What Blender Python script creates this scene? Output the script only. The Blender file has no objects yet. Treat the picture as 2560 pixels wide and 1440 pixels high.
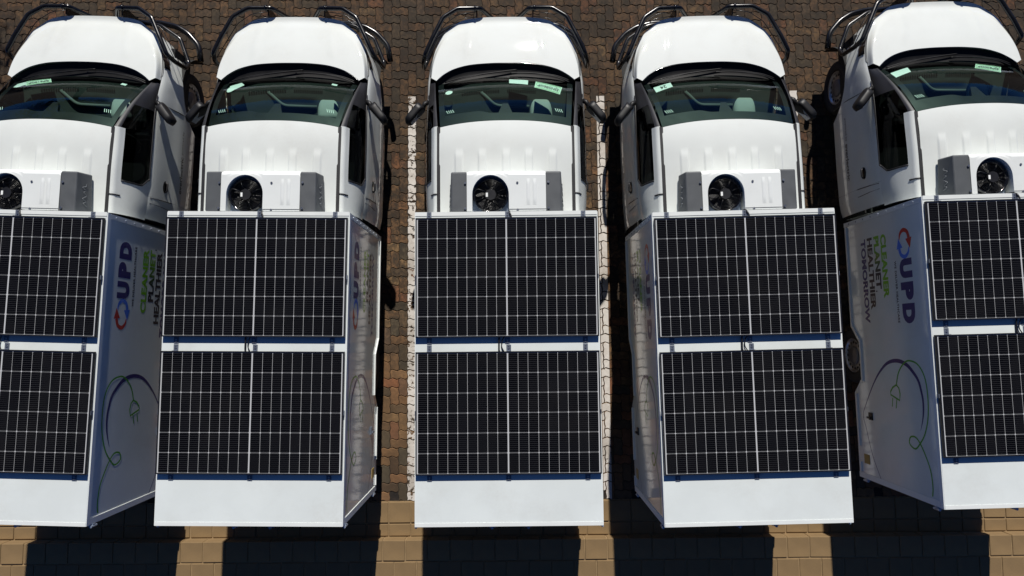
import bpy, bmesh, math, random
from mathutils import Vector, Matrix

R = math.radians
random.seed(11)
sc = bpy.context.scene
COL = sc.collection

# ------------------------------------------------------------------ camera
CAM_H = 8.5
def camera_axes(tilt, side, roll):
    fwd = Vector((0, math.sin(tilt), -math.cos(tilt)))
    up = Vector((0, math.cos(tilt), math.sin(tilt)))
    right = Vector((1, 0, 0))
    f2 = fwd * math.cos(side) + right * math.sin(side)
    r2 = right * math.cos(side) - fwd * math.sin(side)
    return r2 * math.cos(roll) + up * math.sin(roll), up * math.cos(roll) - r2 * math.sin(roll), f2
cr, cu, cf = camera_axes(R(4.30), R(-0.03), R(-0.52))
cam_data = bpy.data.cameras.new('camera')
cam_data.sensor_width = 36.0
cam_data.lens = 1707.0 / 2560.0 * 36.0
cam_data.clip_start = 0.1
cam_data.clip_end = 3000
cam = bpy.data.objects.new('camera', cam_data)
COL.objects.link(cam)
m = Matrix((cr, cu, -cf)).transposed().to_4x4()
m.translation = (0, 0, CAM_H)
cam.matrix_world = m
sc.camera = cam

# ------------------------------------------------------------------ sky, sun, exposure
to_sun = Vector((0.095, 1.42, 1.0)).normalized()
elev = math.asin(to_sun.z)
azim = math.atan2(to_sun.x, to_sun.y)
world = bpy.data.worlds.new('World')
sc.world = world
world.use_nodes = True
wn = world.node_tree
wn.nodes.clear()
sky = wn.nodes.new('ShaderNodeTexSky')
sky.sky_type = 'NISHITA'
sky.sun_disc = False
sky.sun_elevation = elev
sky.sun_rotation = azim
sky.altitude = 12000
sky.air_density = 1.5
sky.dust_density = 0.0
sky.ozone_density = 10.0
bg = wn.nodes.new('ShaderNodeBackground')
bg.inputs['Strength'].default_value = 0.08
wo = wn.nodes.new('ShaderNodeOutputWorld')
wn.links.new(sky.outputs[0], bg.inputs[0])
wn.links.new(bg.outputs[0], wo.inputs[0])
sun_data = bpy.data.lights.new('sun', 'SUN')
sun_data.energy = 5.0
sun_data.angle = R(0.53)
sun_data.color = (1.0, 0.955, 0.89)
sun = bpy.data.objects.new('sun', sun_data)
COL.objects.link(sun)
sun.rotation_euler = to_sun.to_track_quat('Z', 'Y').to_euler()
sun.location = (0, 8, 12)
vs = sc.view_settings
vs.view_transform = 'Standard'
vs.look = 'None'
vs.exposure = 0.1
vs.gamma = 1.0
vs.use_curve_mapping = False
sc.cycles.max_bounces = 8
sc.cycles.diffuse_bounces = 3
sc.cycles.transparent_max_bounces = 12
sc.cycles.caustics_reflective = False
sc.cycles.caustics_refractive = False

# ------------------------------------------------------------------ materials
MATS = {}
def new_mat(name):
    mt = bpy.data.materials.new(name)
    mt.use_nodes = True
    nt = mt.node_tree
    nt.nodes.clear()
    out = nt.nodes.new('ShaderNodeOutputMaterial')
    MATS[name] = mt
    return mt, nt, out
def nd(nt, kind, **props):
    n = nt.nodes.new(kind)
    for k, v in props.items():
        if k.startswith('i_'):
            n.inputs[k[2:].replace('_', ' ')].default_value = v
        else:
            setattr(n, k, v)
    return n
def mixcol(nt, fac, a, b, blend='MIX'):
    n = nt.nodes.new('ShaderNodeMix')
    n.data_type = 'RGBA'
    n.blend_type = blend
    for sock, val in ((n.inputs[0], fac), (n.inputs[6], a), (n.inputs[7], b)):
        if hasattr(val, 'is_linked') or hasattr(val, 'links'):
            nt.links.new(val, sock)
        elif isinstance(val, (int, float)):
            sock.default_value = val
        else:
            sock.default_value = (*val[:3], 1)
    return n.outputs[2]
def mth(nt, op, a, b=None, c=None):
    n = nt.nodes.new('ShaderNodeMath')
    n.operation = op
    for i, v in enumerate((a, b, c)):
        if v is None:
            continue
        if isinstance(v, (int, float)):
            n.inputs[i].default_value = v
        else:
            nt.links.new(v, n.inputs[i])
    return n.outputs[0]
def maprange(nt, v, a, b, c, d, smooth=True):
    n = nt.nodes.new('ShaderNodeMapRange')
    n.interpolation_type = 'SMOOTHSTEP' if smooth else 'LINEAR'
    nt.links.new(v, n.inputs[0])
    for i, x in enumerate((a, b, c, d)):
        n.inputs[i + 1].default_value = x
    return n.outputs[0]
def noise_tex(nt, vec, scale, detail=4, rough=0.55):
    n = nt.nodes.new('ShaderNodeTexNoise')
    n.inputs['Scale'].default_value = scale
    n.inputs['Detail'].default_value = detail
    n.inputs['Roughness'].default_value = rough
    if vec is not None:
        nt.links.new(vec, n.inputs['Vector'])
    return n.outputs[0]
def coords(nt, which='Object'):
    return nt.nodes.new('ShaderNodeTexCoord').outputs[which]
def pmat(name, col, rough=0.5, metal=0.0, coat=0.0, var=0.06, scale=6.0, bump=0.0, bscale=60.0, spec=0.5, rvar=0.06, coat_rough=0.04, stain=0.0):
    mt, nt, out = new_mat(name)
    b = nt.nodes.new('ShaderNodeBsdfPrincipled')
    nt.links.new(b.outputs[0], out.inputs[0])
    co = coords(nt)
    nz = noise_tex(nt, co, scale, 5)
    f = maprange(nt, nz, 0.3, 0.7, 0, 1)
    lo = [c * (1 - var) for c in col]
    hi = [min(1, c * (1 + var)) for c in col]
    colr = mixcol(nt, f, lo, hi)
    if stain > 0:
        # thin dust and dried water marks
        n2 = noise_tex(nt, nt.nodes.new('ShaderNodeNewGeometry').outputs['Position'], 1.7, 7, 0.62)
        n3 = noise_tex(nt, nt.nodes.new('ShaderNodeNewGeometry').outputs['Position'], 38, 3, 0.6)
        fac = mth(nt, 'MULTIPLY', maprange(nt, n2, 0.44, 0.72, 0.0, stain), maprange(nt, n3, 0.3, 0.7, 0.5, 1.0))
        colr = mixcol(nt, fac, colr, (0.42, 0.39, 0.34))
    nt.links.new(colr, b.inputs['Base Color'])
    nt.links.new(maprange(nt, nz, 0.25, 0.75, max(0.02, rough - rvar), rough + rvar), b.inputs['Roughness'])
    b.inputs['Metallic'].default_value = metal
    b.inputs['Specular IOR Level'].default_value = spec
    b.inputs['Coat Weight'].default_value = coat
    b.inputs['Coat Roughness'].default_value = coat_rough
    if bump > 0:
        bp = nt.nodes.new('ShaderNodeBump')
        bp.inputs['Strength'].default_value = bump
        bp.inputs['Distance'].default_value = 0.004
        nt.links.new(noise_tex(nt, co, bscale, 6), bp.inputs['Height'])
        nt.links.new(bp.outputs[0], b.inputs['Normal'])
    return mt

pmat('car_paint', (0.67, 0.70, 0.675), 0.6, coat=1.0, var=0.022, scale=3.0, coat_rough=0.03, spec=0.15, stain=0.16)
pmat('box_white', (0.715, 0.765, 0.755), 0.6, spec=0.15, coat=1.0, var=0.03, scale=2.2, coat_rough=0.09, stain=0.22)
pmat('trim_white', (0.73, 0.76, 0.745), 0.5, var=0.02)
pmat('unit_white', (0.74, 0.77, 0.755), 0.5, spec=0.2, coat=0.3, var=0.01, stain=0.14)
pmat('unit_grey', (0.085, 0.092, 0.098), 0.55, var=0.08, bump=0.15, bscale=300)
pmat('black_plastic', (0.012, 0.012, 0.014), 0.45, var=0.2, bump=0.1, bscale=400)
pmat('black_gloss', (0.006, 0.006, 0.008), 0.12, coat=0.6, var=0.1)
pmat('black_tube', (0.005, 0.005, 0.006), 0.24, coat=0.0, var=0.15, spec=0.45)
pmat('mirror_black', (0.006, 0.006, 0.007), 0.5, var=0.2, spec=0.35)
pmat('pillar_grey', (0.020, 0.020, 0.022), 0.5, var=0.15)
pmat('rubber', (0.014, 0.014, 0.014), 0.8, var=0.3, scale=20, bump=0.3, bscale=90)
pmat('steel_rim', (0.36, 0.37, 0.39), 0.36, metal=0.85, var=0.1)
pmat('hub_grey', (0.16, 0.16, 0.17), 0.45, metal=0.4, var=0.1)
pmat('aluminium', (0.20, 0.23, 0.29), 0.42, metal=0.6, var=0.12, scale=20)
pmat('galvanised', (0.36, 0.43, 0.54), 0.35, metal=0.5, var=0.15, scale=14)
pmat('bolt', (0.5, 0.52, 0.55), 0.3, metal=0.9, var=0.05)
pmat('panel_frame', (0.012, 0.013, 0.018), 0.38, metal=0.2, var=0.1)
pmat('backsheet', (0.50, 0.51, 0.52), 0.35, coat=0.3, var=0.02, spec=0.2)
pmat('under_dark', (0.008, 0.008, 0.008), 0.85, var=0.3)
pmat('dash', (0.032, 0.037, 0.035), 0.75, var=0.12, scale=12, bump=0.2, bscale=300)
pmat('dash_light', (0.36, 0.39, 0.37), 0.7, var=0.05, bump=0.15, bscale=300)
pmat('dash_mid', (0.075, 0.085, 0.08), 0.75, var=0.05)
pmat('cowl_black', (0.004, 0.004, 0.005), 0.5, var=0.3, spec=0.3)
pmat('badge_grey', (0.13, 0.14, 0.15), 0.5, var=0.1)
pmat('interior_dark', (0.008, 0.008, 0.009), 0.9, var=0.2)
pmat('sticker_white', (0.82, 0.84, 0.82), 0.5, var=0.02)
pmat('sticker_green', (0.66, 0.78, 0.66), 0.5, var=0.03)
pmat('print_navy', (0.014, 0.012, 0.150), 0.34, coat=0.35, var=0.04)
pmat('print_dark', (0.010, 0.012, 0.030), 0.34, coat=0.35, var=0.04)
pmat('print_green', (0.18, 0.50, 0.012), 0.34, coat=0.35, var=0.04)
pmat('print_line_green', (0.055, 0.34, 0.012), 0.34, coat=0.35, var=0.04)
pmat('print_red', (0.58, 0.022, 0.016), 0.34, coat=0.35, var=0.04)
pmat('print_blue', (0.045, 0.18, 0.75), 0.34, coat=0.35, var=0.04)
pmat('print_grey', (0.03, 0.03, 0.032), 0.4, var=0.04)
pmat('plate_tan', (0.34, 0.23, 0.06), 0.45, var=0.1)
pmat('lamp_chrome', (0.30, 0.33, 0.37), 0.14, metal=0.8, coat=1.0, var=0.75, scale=11)
pmat('mirror_glass', (0.55, 0.57, 0.58), 0.05, metal=0.9, var=0.02)
pmat('ditch_grey', (0.018, 0.018, 0.020), 0.6, var=0.1)
pmat('concrete_block', (0.215, 0.140, 0.064), 0.85, var=0.16, scale=1.6, bump=0.35, bscale=45)
pmat('mortar', (0.27, 0.185, 0.095), 0.95, var=0.15, scale=9, bump=0.4, bscale=60)
pmat('joint_sand', (0.018, 0.013, 0.010), 0.95, var=0.5, scale=14)

def glass_mat(name, tint, dark=0.0):
    mt, nt, out = new_mat(name)
    tr = nt.nodes.new('ShaderNodeBsdfTransparent')
    nz = noise_tex(nt, coords(nt), 3.0, 2)
    nt.links.new(mixcol(nt, nz, [c * 0.98 for c in tint], tint), tr.inputs[0])
    gl = nt.nodes.new('ShaderNodeBsdfGlossy')
    gl.inputs['Roughness'].default_value = 0.02
    fr = nt.nodes.new('ShaderNodeFresnel')
    fr.inputs[0].default_value = 1.28
    mx = nt.nodes.new('ShaderNodeMixShader')
    nt.links.new(fr.outputs[0], mx.inputs[0])
    nt.links.new(tr.outputs[0], mx.inputs[1])
    nt.links.new(gl.outputs[0], mx.inputs[2])
    nt.links.new(mx.outputs[0], out.inputs[0])
    return mt
glass_mat('windscreen_glass', (0.69, 0.87, 0.80))
glass_mat('tinted_glass', (0.10, 0.11, 0.11))

# solar cell: near-black silicon with ten fine silver busbars, under glass
mt, nt, out = new_mat('solar_cell')
b = nt.nodes.new('ShaderNodeBsdfPrincipled')
sx = nt.nodes.new('ShaderNodeSeparateXYZ')
nt.links.new(coords(nt), sx.inputs[0])
fr_ = mth(nt, 'FRACT', mth(nt, 'MULTIPLY', mth(nt, 'ADD', sx.outputs[1], 0.0910), 1 / 0.0182))
line = mth(nt, 'LESS_THAN', mth(nt, 'ABSOLUTE', mth(nt, 'SUBTRACT', fr_, 0.5)), 0.045)
oi = nt.nodes.new('ShaderNodeObjectInfo')
dark = mixcol(nt, oi.outputs['Random'], (0.002, 0.002, 0.003), (0.004, 0.004, 0.0055))
pn = nt.nodes.new('ShaderNodeNewGeometry').outputs['Position']
dust = maprange(nt, noise_tex(nt, pn, 1.6, 7, 0.65), 0.45, 0.75, 0.0, 0.035)
nt.links.new(mixcol(nt, dust, mixcol(nt, line, dark, (0.055, 0.057, 0.062)), (0.10, 0.09, 0.075)), b.inputs['Base Color'])
b.inputs['Roughness'].default_value = 0.07
b.inputs['Specular IOR Level'].default_value = 0.14
nt.links.new(b.outputs[0], out.inputs[0])

# slogan: the print fades from green at the front of the box to navy at its back
mt, nt, out = new_mat('print_fade')
b = nt.nodes.new('ShaderNodeBsdfPrincipled')
sx = nt.nodes.new('ShaderNodeSeparateXYZ')
nt.links.new(coords(nt), sx.inputs[0])
nt.links.new(mixcol(nt, maprange(nt, sx.outputs[1], -0.62, -0.22, 0, 1), (0.010, 0.012, 0.030), (0.18, 0.50, 0.012)), b.inputs['Base Color'])
b.inputs['Roughness'].default_value = 0.34
b.inputs['Coat Weight'].default_value = 0.35
nt.links.new(b.outputs[0], out.inputs[0])

# pavers: one colour per stone, mottled, darker and greyer out in the aisle
def paver_mat(name, per_object):
    mt, nt, out = new_mat(name)
    b = nt.nodes.new('ShaderNodeBsdfPrincipled')
    nt.links.new(b.outputs[0], out.inputs[0])
    if per_object:
        rnd = nt.nodes.new('ShaderNodeObjectInfo').outputs['Random']
    else:
        a = nt.nodes.new('ShaderNodeAttribute')
        a.attribute_name = 'rnd'
        rnd = a.outputs['Fac']
    geo = nt.nodes.new('ShaderNodeNewGeometry')
    pos = geo.outputs['Position']
    ramp = nt.nodes.new('ShaderNodeValToRGB')
    ramp.color_ramp.interpolation = 'LINEAR'
    els = [(0.0, (0.100, 0.056, 0.029)), (0.18, (0.090, 0.070, 0.044)), (0.38, (0.160, 0.092, 0.045)), (0.60, (0.185, 0.100, 0.046)),
           (0.78, (0.225, 0.140, 0.066)), (0.9, (0.245, 0.104, 0.048)), (1.0, (0.105, 0.082, 0.053))]
    cr_ = ramp.color_ramp
    cr_.elements[0].position, cr_.elements[0].color = els[0][0], (*els[0][1], 1)
    cr_.elements[1].position, cr_.elements[1].color = els[-1][0], (*els[-1][1], 1)
    for p_, c_ in els[1:-1]:
        e = cr_.elements.new(p_)
        e.color = (*c_, 1)
    nt.links.new(rnd, ramp.inputs[0])
    comb = nt.nodes.new('ShaderNodeCombineXYZ')
    nt.links.new(mth(nt, 'MULTIPLY', rnd, 37.0), comb.inputs[2])
    va = nt.nodes.new('ShaderNodeVectorMath')
    va.operation = 'ADD'
    nt.links.new(pos, va.inputs[0])
    nt.links.new(comb.outputs[0], va.inputs[1])
    mot = noise_tex(nt, va.outputs[0], 26, 6, 0.65)
    blot = noise_tex(nt, va.outputs[0], 9, 3, 0.5)
    sy = nt.nodes.new('ShaderNodeSeparateXYZ')
    nt.links.new(pos, sy.inputs[0])
    # dirt: the strip by the kerb is rarely driven on and stays cleaner than the bays and the aisle
    soil = maprange(nt, mth(nt, 'ADD', sy.outputs[1], mth(nt, 'MULTIPLY', noise_tex(nt, pos, 0.9, 2), 1.0)), -0.6, 1.4, 0.30, 1.0)
    c1 = mixcol(nt, mth(nt, 'MULTIPLY', soil, maprange(nt, mot, 0.36, 0.62, 0.72, 0.0)), ramp.outputs[0], (0.020, 0.016, 0.013))
    worn = mth(nt, 'MULTIPLY', maprange(nt, blot, 0.46, 0.60, 0, 1), maprange(nt, mot, 0.44, 0.52, 0.0, 0.85))
    c2 = mixcol(nt, mth(nt, 'MULTIPLY', worn, soil), c1, (0.030, 0.026, 0.020))
    big = noise_tex(nt, pos, 0.7, 2)
    aisle = mth(nt, 'MULTIPLY', maprange(nt, mth(nt, 'ADD', sy.outputs[1], mth(nt, 'MULTIPLY', big, 1.2)), 1.6, 3.6, 0, 1), 0.8)
    grey = mixcol(nt, 0.45, c2, (0.060, 0.046, 0.032))
    grey = mixcol(nt, 1.0, grey, (0.74, 0.70, 0.66), 'MULTIPLY')
    stain = maprange(nt, noise_tex(nt, pos, 1.5, 4, 0.6), 0.40, 0.62, 0.72, 1.0)
    sc_ = nt.nodes.new('ShaderNodeCombineColor')
    for k in range(3):
        nt.links.new(stain, sc_.inputs[k])
    nt.links.new(mixcol(nt, 1.0, mixcol(nt, aisle, c2, grey), sc_.outputs[0], 'MULTIPLY'), b.inputs['Base Color'])
    b.inputs['Roughness'].default_value = 0.85
    b.inputs['Specular IOR Level'].default_value = 0.3
    bp = nt.nodes.new('ShaderNodeBump')
    bp.inputs['Strength'].default_value = 0.5
    bp.inputs['Distance'].default_value = 0.004
    nt.links.new(mot, bp.inputs['Height'])
    nt.links.new(bp.outputs[0], b.inputs['Normal'])
paver_mat('paver', True)
paver_mat('paver_stuff', False)

def paint_mat(name, wear):
    mt, nt, out = new_mat(name)
    b = nt.nodes.new('ShaderNodeBsdfPrincipled')
    geo = nt.nodes.new('ShaderNodeNewGeometry')
    n1 = noise_tex(nt, geo.outputs['Position'], 22, 5, 0.6)
    n2 = noise_tex(nt, geo.outputs['Position'], 3.2, 3)
    n4 = noise_tex(nt, geo.outputs['Position'], 1.9, 5, 0.6)
    nt.links.new(mixcol(nt, maprange(nt, n4, 0.42, 0.68, 0, 0.6), mixcol(nt, n1, (0.46, 0.42, 0.37), (0.80, 0.76, 0.71)), (0.30, 0.26, 0.21)), b.inputs['Base Color'])
    b.inputs['Roughness'].default_value = 0.7
    tr = nt.nodes.new('ShaderNodeBsdfTransparent')
    v = mth(nt, 'ADD', mth(nt, 'MULTIPLY', n1, 0.65), mth(nt, 'MULTIPLY', n2, 0.35))
    fac = maprange(nt, v, wear - 0.015, wear + 0.015, 0, 1)
    mx = nt.nodes.new('ShaderNodeMixShader')
    nt.links.new(fac, mx.inputs[0])
    nt.links.new(tr.outputs[0], mx.inputs[1])
    nt.links.new(b.outputs[0], mx.inputs[2])
    nt.links.new(mx.outputs[0], out.inputs[0])
paint_mat('paint_worn', 0.445)
paint_mat('paint_clean', 0.37)

# far ground beyond the built pavers
mt, nt, out = new_mat('far_ground')
b = nt.nodes.new('ShaderNodeBsdfPrincipled')
geo = nt.nodes.new('ShaderNodeNewGeometry')
n1 = noise_tex(nt, geo.outputs['Position'], 1.2, 8, 0.6)
nt.links.new(mixcol(nt, n1, (0.05, 0.04, 0.03), (0.12, 0.085, 0.06)), b.inputs['Base Color'])
b.inputs['Roughness'].default_value = 0.9
nt.links.new(b.outputs[0], out.inputs[0])

# ------------------------------------------------------------------ mesh helpers
def obj(name, verts, faces, mat, parent=None, smooth=False):
    me = bpy.data.meshes.new(name)
    me.from_pydata([tuple(v) for v in verts], [], faces)
    me.materials.append(MATS[mat])
    if smooth:
        me.polygons.foreach_set('use_smooth', [True] * len(me.polygons))
    me.update()
    o = bpy.data.objects.new(name, me)
    COL.objects.link(o)
    o.parent = parent
    return o
class MB:
    def __init__(self):
        self.v, self.f = [], []
    def add(self, v, f):
        k = len(self.v)
        self.v += [tuple(p) for p in v]
        self.f += [tuple(i + k for i in q) for q in f]
        return self
    def box(self, x0, x1, y0, y1, z0, z1):
        return self.add(*boxg(x0, x1, y0, y1, z0, z1))
    def build(self, name, mat, parent=None, smooth=False):
        return obj(name, self.v, self.f, mat, parent, smooth)
def boxg(x0, x1, y0, y1, z0, z1):
    v = [(x, y, z) for z in (z0, z1) for y in (y0, y1) for x in (x0, x1)]
    return v, [(0, 2, 3, 1), (4, 5, 7, 6), (0, 1, 5, 4), (2, 6, 7, 3), (0, 4, 6, 2), (1, 3, 7, 5)]
def bevel_box(name, x0, x1, y0, y1, z0, z1, r, mat, parent=None, seg=2, smooth=True):
    bm = bmesh.new()
    v, f = boxg(x0, x1, y0, y1, z0, z1)
    bv = [bm.verts.new(p) for p in v]
    for q in f:
        bm.faces.new([bv[i] for i in q])
    bmesh.ops.bevel(bm, geom=bm.edges[:], offset=r, segments=seg, profile=0.5, affect='EDGES')
    bmesh.ops.recalc_face_normals(bm, faces=bm.faces)
    me = bpy.data.meshes.new(name)
    bm.to_mesh(me)
    bm.free()
    me.materials.append(MATS[mat])
    if smooth:
        me.polygons.foreach_set('use_smooth', [True] * len(me.polygons))
    o = bpy.data.objects.new(name, me)
    COL.objects.link(o)
    o.parent = parent
    return o
def grid(fn, nu, nv):
    v = [fn(i / nu, j / nv) for j in range(nv + 1) for i in range(nu + 1)]
    f = [(j * (nu + 1) + i, j * (nu + 1) + i + 1, (j + 1) * (nu + 1) + i + 1, (j + 1) * (nu + 1) + i) for j in range(nv) for i in range(nu)]
    return v, f
def facing(v, f, d):
    q = f[len(f) // 2]
    n = (Vector(v[q[1]]) - Vector(v[q[0]])).cross(Vector(v[q[2]]) - Vector(v[q[0]]))
    return f if n.dot(Vector(d)) > 0 else [tuple(reversed(k)) for k in f]
def fillet(pts, r, n=4):
    pts = [Vector(p) for p in pts]
    out = [pts[0]]
    for a, b_, c in zip(pts, pts[1:], pts[2:]):
        d1, d2 = (a - b_), (c - b_)
        k = min(r, d1.length * 0.45, d2.length * 0.45)
        p0, p2 = b_ + d1.normalized() * k, b_ + d2.normalized() * k
        for i in range(n + 1):
            t = i / n
            out.append(p0 * (1 - t) ** 2 + b_ * 2 * t * (1 - t) + p2 * t * t)
    out.append(pts[-1])
    return out
def tube(pts, r, sides=10):
    pts = [Vector(p) for p in pts]
    v, f = [], []
    ref = None
    n = len(pts)
    for i, p in enumerate(pts):
        t = (pts[min(i + 1, n - 1)] - pts[max(i - 1, 0)]).normalized()
        if ref is None:
            ref = t.orthogonal().normalized()
        ref = (ref - t * ref.dot(t)).normalized()
        bi = t.cross(ref)
        for k in range(sides):
            a = 2 * math.pi * k / sides
            v.append(p + (ref * math.cos(a) + bi * math.sin(a)) * r)
    for i in range(n - 1):
        for k in range(sides):
            k2 = (k + 1) % sides
            f.append((i * sides + k, i * sides + k2, (i + 1) * sides + k2, (i + 1) * sides + k))
    f.append(tuple(range(sides))[::-1])
    f.append(tuple((n - 1) * sides + k for k in range(sides)))
    return v, f
def lathe_x(profile, n, cx, cy, cz, sgn=1):
    """profile of (x outward, radius) turned round the axle (x) direction"""
    v, f = [], []
    for (x, r) in profile:
        for k in range(n):
            a = 2 * math.pi * k / n
            v.append((cx + sgn * x, cy + r * math.cos(a), cz + r * math.sin(a)))
    for i in range(len(profile) - 1):
        for k in range(n):
            k2 = (k + 1) % n
            f.append((i * n + k, i * n + k2, (i + 1) * n + k2, (i + 1) * n + k))
    return v, f
def ring_disc(cx, cy, z, r0, r1, n=32, h=0.0):
    v, f = [], []
    for r in (r0, r1):
        for k in range(n):
            a = 2 * math.pi * k / n
            v.append((cx + r * math.cos(a), cy + r * math.sin(a), z))
    for k in range(n):
        k2 = (k + 1) % n
        f.append((k, n + k, n + k2, k2))
    return v, f
def cyl(cx, cy, z0, z1, r, n=20):
    v = [(cx + r * math.cos(2 * math.pi * k / n), cy + r * math.sin(2 * math.pi * k / n), z) for z in (z0, z1) for k in range(n)]
    f = [(k, (k + 1) % n, n + (k + 1) % n, n + k) for k in range(n)]
    f += [tuple(range(n))[::-1], tuple(range(n, 2 * n))]
    return v, f
def lerp(a, b_, t):
    return a + (b_ - a) * t
def smooth01(t):
    t = max(0.0, min(1.0, t))
    return t * t * (3 - 2 * t)
def interp(pts, x):
    """Catmull-Rom through rows of numbers, x in 0..len-1"""
    n = len(pts) - 1
    i = min(max(int(math.floor(x)), 0), n - 1)
    t = x - i
    p0, p1, p2, p3 = pts[max(i - 1, 0)], pts[i], pts[i + 1], pts[min(i + 2, n)]
    return [0.5 * (2 * b_ + (c - a) * t + (2 * a - 5 * b_ + 4 * c - d) * t * t + (3 * b_ - a - 3 * c + d) * t ** 3) for a, b_, c, d in zip(p0, p1, p2, p3)]
def spline(pts, per=6):
    out = []
    n = len(pts) - 1
    for k in range(n * per + 1):
        out.append(interp(pts, k / per))
    return out

# ------------------------------------------------------------------ text
def text_geo(s, x0, x1, y0, y1, bold=0.0, spacing=1.0):
    cu_ = bpy.data.curves.new('text', 'FONT')
    cu_.body = s
    cu_.size = 1.0
    cu_.offset = bold
    cu_.space_character = spacing
    cu_.resolution_u = 4
    to = bpy.data.objects.new('text', cu_)
    COL.objects.link(to)
    dg = bpy.context.evaluated_depsgraph_get()
    me = bpy.data.meshes.new_from_object(to.evaluated_get(dg))
    v = [tuple(p.co) for p in me.vertices]
    f = [tuple(p.vertices) for p in me.polygons]
    bpy.data.objects.remove(to)
    bpy.data.curves.remove(cu_)
    bpy.data.meshes.remove(me)
    xs = [p[0] for p in v]
    ys = [p[1] for p in v]
    # glyphs with a tail (comma) hang below the base line: measure the height from the base line up
    a, b_, c, d = min(xs), max(xs), (min(ys) if not any(ch in s for ch in ',pyg') else -bold), max(ys)
    return [(x0 + (p[0] - a) / (b_ - a) * (x1 - x0), y0 + (p[1] - c) / (d - c) * (y1 - y0)) for p in v], f

# ------------------------------------------------------------------ the truck
BW, BF, BR, BZ0, BZ1 = 0.868, 0.057, -2.879, 0.50, 2.045     # box half width, front, rear, floor, roof
PZ = 2.088                                                    # top of the solar panels

# stations round the body: plan of the widest line (x, y) and the shoulder / belt line above it (x, y, z)
ST = [
    (0.00, 2.50, 0.00, 2.45, 1.075), (0.20, 2.495, 0.20, 2.447, 1.075), (0.365, 2.475, 0.36, 2.435, 1.075), (0.505, 2.425, 0.50, 2.395, 1.075),
    (0.612, 2.35, 0.60, 2.325, 1.08), (0.716, 2.245, 0.70, 2.225, 1.09), (0.797, 2.09, 0.775, 2.07, 1.11), (0.862, 1.91, 0.815, 1.89, 1.135),
    (0.90, 1.74, 0.828, 1.71, 1.165), (0.905, 1.56, 0.832, 1.55, 1.215), (0.905, 1.40, 0.838, 1.40, 1.255), (0.905, 1.20, 0.845, 1.20, 1.285),
    (0.905, 0.95, 0.85, 0.95, 1.30), (0.905, 0.70, 0.85, 0.70, 1.31), (0.90, 0.45, 0.85, 0.45, 1.315), (0.893, 0.26, 0.846, 0.26, 1.32),
    (0.87, 0.13, 0.83, 0.13, 1.32)]
NS = len(ST) - 1
ZM = 0.95
WH_Y, WH_Z, WH_R = 1.765, 0.34, 0.475
def inset(z):
    return 0.05 * ((0.72 - z) / 0.42) ** 2 if z < 0.72 else 0.022 * ((z - 0.72) / 0.23) ** 2
def bottom_z(y):
    d = abs(y - WH_Y)
    if d < WH_R:
        return max(0.36, WH_Z + math.sqrt(WH_R ** 2 - d * d) * 0.99)
    return 0.36 if y > 1.7 else 0.43
def wrap(s, t, zb=None):
    """body side surface: s = station 0..NS, t 0..1 from the sill to the shoulder; x > 0 side"""
    cx, cy, tx, ty, tz = interp(ST, s)
    e = 0.02
    a, b_ = interp(ST, max(0, s - e)), interp(ST, min(NS, s + e))
    tx_, ty_ = b_[0] - a[0], b_[1] - a[1]
    l = math.hypot(tx_, ty_)
    nx, ny = -ty_ / l, tx_ / l
    if s < 0.01:
        nx, ny = 0.0, 1.0
    z0 = bottom_z(cy) if zb is None else zb
    if t < 0.6:
        z = lerp(z0, ZM, t / 0.6)
        i = inset(z)
        return (cx - nx * i, cy - ny * i, z)
    u = (t - 0.6) / 0.4
    i0 = inset(ZM)
    p0 = Vector((cx - nx * i0, cy - ny * i0, ZM))
    p2 = Vector((tx, ty, tz))
    p1 = Vector((lerp(p0.x, tx, 0.35), lerp(p0.y, ty, 0.35), lerp(ZM, tz, 0.86 if s > 6 else 0.72)))
    q = p0 * (1 - u) ** 2 + p1 * 2 * u * (1 - u) + p2 * u * u
    return tuple(q)
def s_of_y(y):
    a, b_ = 5.0, float(NS)
    for _ in range(40):
        c = (a + b_) / 2
        if interp(ST, c)[1] > y:
            a = c
        else:
            b_ = c
    return a
def t_of_z(s, z, zb=0.43):
    a, b_ = 0.0, 1.0
    for _ in range(30):
        c = (a + b_) / 2
        if wrap(s, c, zb)[2] < z:
            a = c
        else:
            b_ = c
    return a
def side_pt(y, z, off=0.0):
    s = s_of_y(y)
    p = wrap(s, t_of_z(s, z), 0.43)
    return (p[0] + off, y, z)
# upper side: from the roof ditch / A pillar down to the belt line
def top_line(y):
    if y <= 1.0:
        return Vector((0.688, y, 1.752 - 0.02 * smooth01((y - 0.5) / 0.5)))
    t = (y - 1.0) / 0.655
    return Vector((lerp(0.688, 0.765, t), y, lerp(1.732, 1.235, t) + 0.035 * math.sin(math.pi * t)))
def belt(y):
    s = s_of_y(y)
    q = interp(ST, s)
    return Vector((q[2], y, q[4]))
def upper(y, t):
    a, b_ = top_line(y), belt(y)
    k = 1.0 if y < 1.0 else max(0.0, 1 - (y - 1.0) / 0.655)
    o = Vector((a.x + 0.052 * (0.25 + 0.75 * k), y, a.z - 0.042 * (0.25 + 0.75 * k)))
    if t < 0.2:
        u = t / 0.2
        c = Vector((a.x + 0.036 * k + 0.004, y, a.z - 0.004))
        return a * (1 - u) ** 2 + c * 2 * u * (1 - u) + o * u * u
    u = (t - 0.2) / 0.8
    p = o.lerp(b_, u)
    p.x += 0.028 * math.sin(math.pi * u) * (0.3 + 0.7 * k)
    return p
def win_rear(t):
    return 0.455 + 0.09 * smooth01((t - 0.72) / 0.28)
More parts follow.
